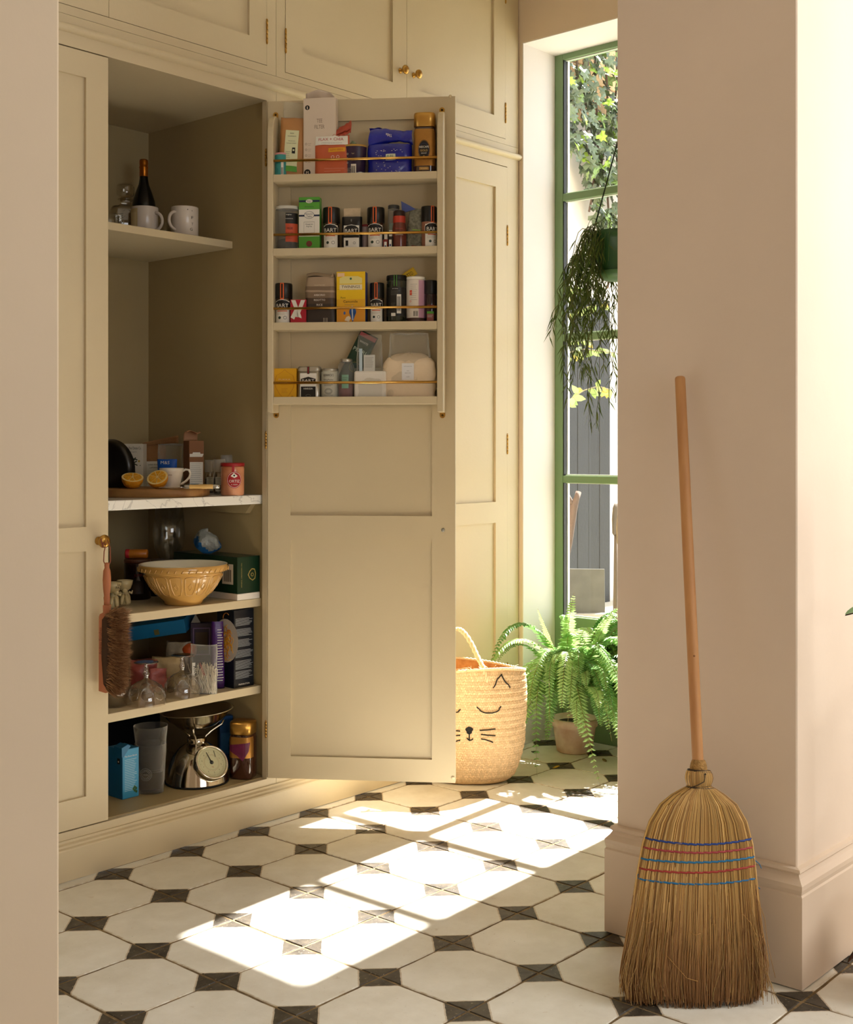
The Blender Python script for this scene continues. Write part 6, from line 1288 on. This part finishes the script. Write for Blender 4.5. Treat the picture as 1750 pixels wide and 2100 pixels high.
RS = [(1577, 1454), (1590, 1461.5), (1600, 1461), (1612, 1456), (1623, 1476.6), (1647, 1506), (1682, 1527), (1718, 1537.6), (1755, 1543.5), (1801, 1547), (1837, 1551), (1911, 1557), (1971, 1560), (2015, 1557), (2048, 1552)]
def itp(T_, y):
    if y <= T_[0][0]: return T_[0][1]
    for (a, b), (c_, d_) in zip(T_, T_[1:]):
        if y <= c_: return b+(d_-b)*(y-a)/(c_-a)
    return T_[-1][1]
def halfdepth(y): return itp([(1577, .020), (1600, .026), (1612, .022), (1650, .034), (1718, .030), (1801, .026), (1900, .034), (2050, .044)], y)
def bw_(u, v, y):  # u across -1..1, v depth -1..1
    l_, r_ = itp(LS, y), itp(RS, y); return bp((l_+r_)/2+(r_-l_)/2*u, y, v*halfdepth(y))
BRC = [(.72, .46, .16), (.62, .37, .12), (.80, .54, .21), (.46, .25, .08), (.66, .42, .15), (.30, .155, .05)]
q = MB(); r6 = random.Random(77)
# dark core so that the gaps between straws stay deep
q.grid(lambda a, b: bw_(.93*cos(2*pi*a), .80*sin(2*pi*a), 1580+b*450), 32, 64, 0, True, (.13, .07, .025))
for k in range(1900):
    ph = r6.uniform(0, 2*pi); rr_ = r6.uniform(.84, 1.04); u, v = cos(ph)*rr_, -abs(sin(ph))*rr_ if r6.random() < .22 else abs(sin(ph))*rr_
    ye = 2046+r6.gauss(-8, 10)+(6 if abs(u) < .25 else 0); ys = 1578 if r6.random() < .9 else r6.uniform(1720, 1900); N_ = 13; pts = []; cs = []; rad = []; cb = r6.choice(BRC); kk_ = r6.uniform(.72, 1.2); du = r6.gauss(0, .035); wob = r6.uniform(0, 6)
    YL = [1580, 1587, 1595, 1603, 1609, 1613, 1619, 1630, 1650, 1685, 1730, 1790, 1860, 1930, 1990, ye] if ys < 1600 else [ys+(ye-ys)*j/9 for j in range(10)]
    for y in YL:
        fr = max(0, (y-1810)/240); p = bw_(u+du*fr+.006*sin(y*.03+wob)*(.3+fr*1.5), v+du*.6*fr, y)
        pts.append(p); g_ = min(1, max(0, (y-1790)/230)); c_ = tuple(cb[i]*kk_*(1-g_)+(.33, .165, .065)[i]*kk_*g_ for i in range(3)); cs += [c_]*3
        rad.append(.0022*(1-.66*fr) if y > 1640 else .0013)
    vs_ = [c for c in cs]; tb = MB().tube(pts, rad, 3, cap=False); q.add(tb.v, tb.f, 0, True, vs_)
for k in range(320):      # thin frayed ends
    u = r6.uniform(-1.02, 1.02); v = r6.uniform(.3, 1.06); y0 = r6.uniform(1800, 1960); ye = 2048+r6.uniform(-30, 4); du = r6.gauss(0, .09)+(.10 if u > .85 else -.06 if u < -.85 else 0); pts = []; 
    for j in range(7): y = y0+(ye-y0)*j/6; pts.append(bw_(u+du*(j/6)**1.5+.01*sin(j*1.7+k), v+.05*sin(j+k), y))
    c_ = r6.choice(((.50, .30, .11), (.36, .19, .08), (.58, .38, .15))); tb = MB().tube(pts, .0006, 3, cap=False); q.add(tb.v, tb.f, 0, True, c_)
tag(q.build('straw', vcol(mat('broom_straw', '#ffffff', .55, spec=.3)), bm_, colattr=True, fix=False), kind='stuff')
q = MB().tube([bp(1433, 1558), bp(1433, 1563), bp(1433, 1572), bp(1433, 1580), bp(1433, 1586)], [.0142, .0165, .019, .019, .017], 30); q.build('straw_collar', mat('collar_straw', '#b98d4e', .8, c2='#8f6a34', scale=120, bump=.6, bscale=200), bm_)
WIRE = mat('binding_wire', '#4a4038', .35, .8)
def ringp(y, sc=1.0, tilt=0): return [bw_(sc*cos(2*pi*k/40), sc*sin(2*pi*k/40), y+tilt*cos(2*pi*k/40)) for k in range(41)]
q = MB(); q.tube(ringp(1579, 1.03, 1.5), .0012, 5); q.tube(ringp(1581.5, 1.03, 2.5), .0012, 5); q.tube(ringp(1612, 1.06, -1), .0012, 5); q.tube(ringp(1615, 1.04, 1), .0012, 5); q.tube([bp(1410, 1613, .028), bp(1425, 1607, .034), bp(1438, 1600, .034), bp(1440, 1590, .031), bp(1440, 1584, .029)], .0011, 5); q.lathe([(0, -.003), (.003, 0), (0, .003)], 8, M=Matrix.Translation(bp(1440.5, 1585, .031))); q.build('wire_binding', WIRE, bm_)
for k, (yl, yr, sag, c_) in enumerate(((1718, 1719, 9, '#1f3f86'), (1737, 1736, 8, '#a33a40'), (1760, 1756, 6, '#1f6f9c'), (1780, 1774, 8, '#a4342e'), (1801, 1800, 8, '#156a9c'))):
    q = MB(); P = []
    for j in range(121):
        t_ = j/120; u = -1+2*t_; y = yl+(yr-yl)*t_+sag*sin(pi*t_); seg = (j % 8)/8; v = sqrt(max(0, 1-u*u*.97))*1.06; P.append(bw_(u*1.012, v+.03*sin(seg*pi)-.0, y+1.6*(seg-.5)))
    q.tube(P, .0023, 6); q.tube([bw_(-u_*1.012, -sqrt(max(0, 1-u_*u_*.97))*1.02, yl+4) for u_ in [x/20-1 for x in range(41)]], .0016, 4)
    for j in range(0, 120, 8): q.tube([P[j], P[j]-nb*.004+ax*-.004], .0011, 4)
    if k == 4: q.tube([bw_(-1, .2, 1801), bp(1307, 1797, .004), bp(1308, 1792, .006), bp(1313, 1794, .006)], .0010, 5); q.tube([bw_(1, 0, 1801), bp(1552, 1816, 0), bp(1559, 1823, 0)], .0010, 5)
    if k == 2: q.tube([bw_(1, 0, 1757), bp(1551, 1766, 0), bp(1558, 1772, 0), bp(1562, 1781, 0)], .0010, 5)
    q.build('stitching', mat('twine_%d' % k, c_, .6), bm_)
q = MB()
for P in ([(1310, 1880), (1322, 1884), (1332, 1880), (1332, 1865)], [(1360, 1950), (1400, 1995), (1422, 2001)], [(1510, 1862), (1530, 1885), (1545, 1920)], [(1551, 1840), (1566, 1880), (1572, 1930), (1588, 2003)], [(1550, 1850), (1560, 1905), (1572, 1960), (1576, 1995)], [(1552, 1870), (1570, 1940), (1575, 1980)], [(1369, 1728), (1379, 1724), (1390, 1724)], [(1352, 1770), (1363, 1764), (1374, 1762)], [(1405, 1900), (1416, 1908), (1428, 1905)]):
    q.tube([bp(x, y, .046 if x < 1548 else .01) for x, y in P], .0006, 4)
tag(q.build('stray_straws', mat('stray_straw', '#b98a48', .6), bm_), kind='stuff')

# ================================================================ PLANT beyond the right edge
pl_ = atd(1856, Y0, 2.72); rp_ = thing('potted_plant', 'broad-leaved potted plant just past the pier, only leaf tips showing', 'plant', (pl_.x, pl_.y, .002))
MB().lathe([(0, 0), (.07, 0), (.075, .004), (.095, .17), (.10, .18), (.092, .18), (.088, .16), (0, .155)], 36).build('pot', TER, rp_)
MB().tube([(0, 0, .15), (.01, .0, .5), (0, .01, .87), (.0, 0, 1.15)], [.009, .008, .006, .004], 10).build('stem', STEM, rp_)
LT, LB_ = mat('glossy_leaf', '#4e7a3a', .3), mat('rusty_leaf_underside', '#5a3018', .7)
def bigleaf(base, tip, w_, name='leaf'):
    base, tip = Vector(base), Vector(tip); d_ = tip-base; side = d_.cross(Vector((0, 0, 1))).normalized(); L_ = d_.length; q = MB()
    for mi, o_ in ((0, .0014), (1, -.0014)):
        q.grid(lambda a, b: base+d_*b+side*(a-.5)*w_*(sin(pi*min(1, b*.96+.04))**.7)+Vector((0, 0, o_+.25*w_*abs(a-.5)*sin(pi*b)+.10*L_*sin(pi*b)*.6)), 6, 10, mi)
    q.tube([base-d_*.15, base], .002, 5, mi=1); return q.build(name, [LT, LB_], rp_, fix=False)
Ml = Vector(rp_.location)
t1_ = atd(1733, 1262, 2.66)-Ml; bigleaf((0, 0, t1_.z+.005), t1_, .055); t2_ = onz(1738, 1976, .02)-Ml
bigleaf((-.03, .0, .16), (t2_.x, t2_.y, .02), .04)
for a, z_ in ((.3, .6), (1.3, .95), (-1.2, .75), (2.2+1, 1.1), (-.4, .4)): bigleaf((0, 0, z_), (.16*cos(a), .16*min(0, sin(a))+.0, z_+.05), .06)

# ================================================================ OUTSIDE
st('ground_outside', MB().box((4.34, -4, -.10), (12, 9, -.02)), mat('paving_outside', '#8f8c7c', .9, c2='#a8a492', scale=3))
YO = 3.60
m = MB(); m.box((4.34, YO, -.02), (9, YO+.15, 2.85)); st('wall_garden', m, mat('white_render', '#c9c6bf', .9, var=.03, bump=.2, bscale=40))
bwall = st('wall_brick', MB().box((4.34, YO+.012, 2.85), (9, YO+.15, 4.4)), mat('mortar', '#a89a84', .95))
BRM = [mat('brick_%d' % i, c, .9, bump=.4, bscale=60) for i, c in enumerate(('#c4a47c', '#d0b48c', '#b89a70'))]
bms = []
for i in range(3): o = MB().box((-.106, -.012, -.032), (.106, .0, .032), bev=.003).build('brick', BRM[i], bwall); bms.append(o.data); bpy.data.objects.remove(o)
k = 0
for j in range(12):
    for i in range(9):
        o = bpy.data.objects.new('brick', bms[k % 3]); col.objects.link(o); o.parent = bwall; o.location = (4.75+.222*i+(.111 if j % 2 else 0), YO+.012, 2.89+.074*j); k += 1
# charcoal timber panel on the garden wall
pa, pb = onY(1160, 900, YO-.03).x, onY(1250, 900, YO-.03).x; ptop = zat(618, depth(Vector((pb, YO, 0))))
pn = thing('timber_screen', 'charcoal timber screen panel fixed to the white garden wall', 'panel', (pa, YO-.035, .0)); CH = mat('charcoal_stain', '#1d2021', .6, var=.15, scale=6, bump=.2)
n_b = 4; bw2 = (pb-pa)/n_b
for k in range(n_b): MB().box((k*bw2+.001, -.001*(k % 2), .02), ((k+1)*bw2-.001, .034, ptop), bev=.002).build('board', CH, pn)
ledge_z = zat(1262, 5.95)
st('ledge_outside', MB().box((4.9, YO-.30, -.02), (6.2, YO-.036, ledge_z)), mat('pale_stone', '#a9a79c', .9, var=.05))
sl = thing('stone_slab', 'pale grey stone slab standing on the ledge against the charcoal screen', 'slab', tuple(atd(1203, 1262, 5.83).xy)+(ledge_z+.001,), FACE+.15)
a_, b_ = PW(80, 5.83), PW(102, 5.83); Ms = Matrix.Rotation(radians(-7), 4, 'X') @ Matrix.Rotation(radians(1.5), 4, 'Y'); MB().box((-a_/2, 0, 0), (a_/2, .02, b_), bev=.002, M=Ms).build('slab', mat('grey_stone', '#4a4943', .9, c2='#56554e', scale=14), sl)
q = MB().box((-a_/2-.02, -.045, .0), (a_/2+.03, -.012, .028), bev=.003); o = q.build('kerb_stone', mat('white_stone', '#8a877e', .9)); o.parent = sl
fs_ = thing('forked_stick', 'bare forked branch leaning outside at the left of the window', 'stick', (0, 0, 0)); P0_ = [K(1160, 1150, 5.5), K(1168, 1110, 5.5), K(1174, 1065, 5.52), K(1178, 1035, 5.53)]
Bz = Vector((P0_[0].x-.03, P0_[0].y+.02, -.02)); fs_.location = Bz
BK2 = mat('bark', '#53443a', .85, bump=.5, bscale=40)
MB().tube([p-Bz for p in [Bz]+P0_+[K(1183, 1022, 5.53), K(1187, 1009, 5.54)]], [.018, .015, .015, .016, .018, .013, .013], 10).build('branch', BK2, fs_); MB().tube([p-Bz for p in [K(1178, 1036, 5.53), K(1170, 1028, 5.53), K(1160, 1008, 5.52), K(1150, 985, 5.51)]], [.015, .012, .010, .009], 10).build('side_branch', BK2, fs_)
for i, (x, y, l_) in enumerate(((1257, 1026, 0), (1266, 1044, 0))):
    tp_ = K(x+5, y+4, 5.5-.10*i); t = thing('wooden_paddle', ('taller brown wooden paddle leaning on the garden wall', 'shorter pale wooden paddle leaning on the garden wall')[i], 'paddle', (tp_.x-.05, tp_.y-.03, -.02)); hgt = tp_.z+.02
    q = MB(); q.tube([(0, 0, 0), (.02, .01, hgt*.5), (.045, .02, hgt-.12)], .010, 10); q.build('shaft', mat('worn_wood_%d' % i, ('#4a3f30', '#66563f')[i], .7), t)
    MB().lathe([(0, -.12), (.016, -.11), (.030, -.05), (.033, .0), (.024, .022), (0, .03)], 20, sy=.3, M=Matrix.Translation((.05, .02, hgt-.03)) @ Matrix.Rotation(.2, 4, 'Y')).build('blade', mat('worn_wood_%d' % i, '#4a3f30', .7), t)
# ivy
iv = thing('ivy', 'dense dark ivy hanging over the white garden wall outside the window', 'ivy', (5.4, YO-.07, 2.0))
IV = [mat('ivy_%d' % i, c, .35, spec=.6) for i, c in enumerate(('#3c4c34', '#4a5c40', '#5f7a3a', '#7fa030', '#2c3a2a'))]
sh = [(0, 0), (.35, -.16), (.55, .12), (.30, .30), (.42, .62), (.14, .62), (0, 1), (-.14, .62), (-.42, .62), (-.30, .30), (-.55, .12), (-.35, -.16)]
lm = []
for i in range(5):
    me = bpy.data.meshes.new('leaf'); me.from_pydata([(x*.055, -.004*abs(x)*4*(.5), -y*.055) for x, y in sh]+[(0, -.006, -.022)], [], [(k, (k+1) % 12, 12) for k in range(12)]); me.materials.append(IV[i]); me.update(); lm.append(me)
r7 = random.Random(55); cnt = 0; q = MB()
while cnt < 620:
    px, py = r7.uniform(1135, 1300), r7.uniform(60, 480)
    lim = itp([(60, 1135), (290, 1148), (330, 1190), (400, 1208), (480, 1226), (520, 1240)], py)
    if px < lim+r7.gauss(0, 3): continue
    if py < 230 and r7.random() < (.15+.55*max(0, (px-1195)/70)): continue
    p = onY(px, py, YO-.065-abs(r7.gauss(0, .05))); R_ = Matrix.Rotation(r7.gauss(0, .7), 4, 'Y') @ Matrix.Rotation(r7.gauss(-.3, .45), 4, 'X') @ Matrix.Rotation(r7.gauss(0, .55), 4, 'Z'); s_ = r7.uniform(.7, 1.3); ci = r7.choice((0, 0, 1, 1, 1, 4, 2)) if r7.random() < .93 else 3
    if cnt < 290:
        o = bpy.data.objects.new('leaf', lm[ci]); col.objects.link(o); o.parent = iv; o.location = p-iv.location; o.rotation_euler = R_.to_euler(); o.scale = (s_,)*3
    else:
        q.add([p-iv.location+R_ @ (Vector(v.co)*s_) for v in lm[ci].vertices], [tuple(f.vertices) for f in lm[ci].polygons], ci)
    cnt += 1
tag(q.build('leaves', IV, iv, fix=False), kind='stuff')
q = MB()
for k in range(9):
    x0 = onY(1160+14*k, 60, YO-.01); q.tube([(x0.x-iv.location.x+.05*sin(j*.8+k)-.02*j, -.0, x0.z-iv.location.z-.14*j) for j in range(3+k)], .006, 5)
tag(q.build('vine_stems', BK2, iv), kind='stuff')
# leafy shrub between window and wall
sb = thing('garden_shrub', 'pale green leafy shrub with arching twigs outside the window', 'shrub', (4.80, 3.30, -.02))
SL = [mat('shrub_leaf_%d' % i, c, .45) for i, c in enumerate(('#7f9858', '#93a86c', '#a8984c'))]
q = MB(); lf = MB(); L0 = Vector(sb.location); r8 = random.Random(91)
tw = [[(1150, 660, 5.50), (1175, 640, 5.55), (1210, 628, 5.60), (1250, 622, 5.60)], [(1150, 745, 5.50), (1170, 722, 5.55), (1200, 716, 5.60), (1262, 724, 5.60)], [(1150, 835, 5.50), (1175, 815, 5.50), (1200, 800, 5.55), (1228, 792, 5.55), (1255, 800, 5.60)], [(1150, 700, 5.50), (1180, 692, 5.50), (1215, 705, 5.50)], [(1150, 625, 5.60), (1165, 600, 5.60), (1180, 592, 5.60)]]
for T_ in tw:
    P = [K(*a)-L0 for a in T_]; root_ = Vector((r8.uniform(-.03, .03), 0, 0)); q.tube([root_, root_.lerp(P[0], .5)+Vector((-.03, .04, .1)), P[0]], [.008, .006, .004], 6); q.tube(P, .0022, 5)
    for a, b in zip(P, P[1:]):
        for k in range(5):
            p = a.lerp(b, r8.random()); d_ = ((b-a).normalized()*.5+RV*r8.gauss(0, .6)+Vector((0, 0, r8.gauss(-.5, .5)))+DV*r8.gauss(0, .4)).normalized(); l_ = r8.uniform(.035, .06); w_ = d_.cross(-DV+Vector((0, 0, r8.gauss(0, .4)))).normalized()*l_*.27
            mi = r8.choice((0, 0, 1, 1, 1, 2)); o = MB().add([p, p+d_*l_*.3+w_, p+d_*l_*.65+w_*.8, p+d_*l_, p+d_*l_*.65-w_*.8, p+d_*l_*.3-w_], [(0, 1, 2, 3, 4, 5)]).build('leaf', SL[mi], sb, fix=False)
q.build('twigs', mat('twig', '#7a7050', .8), sb)
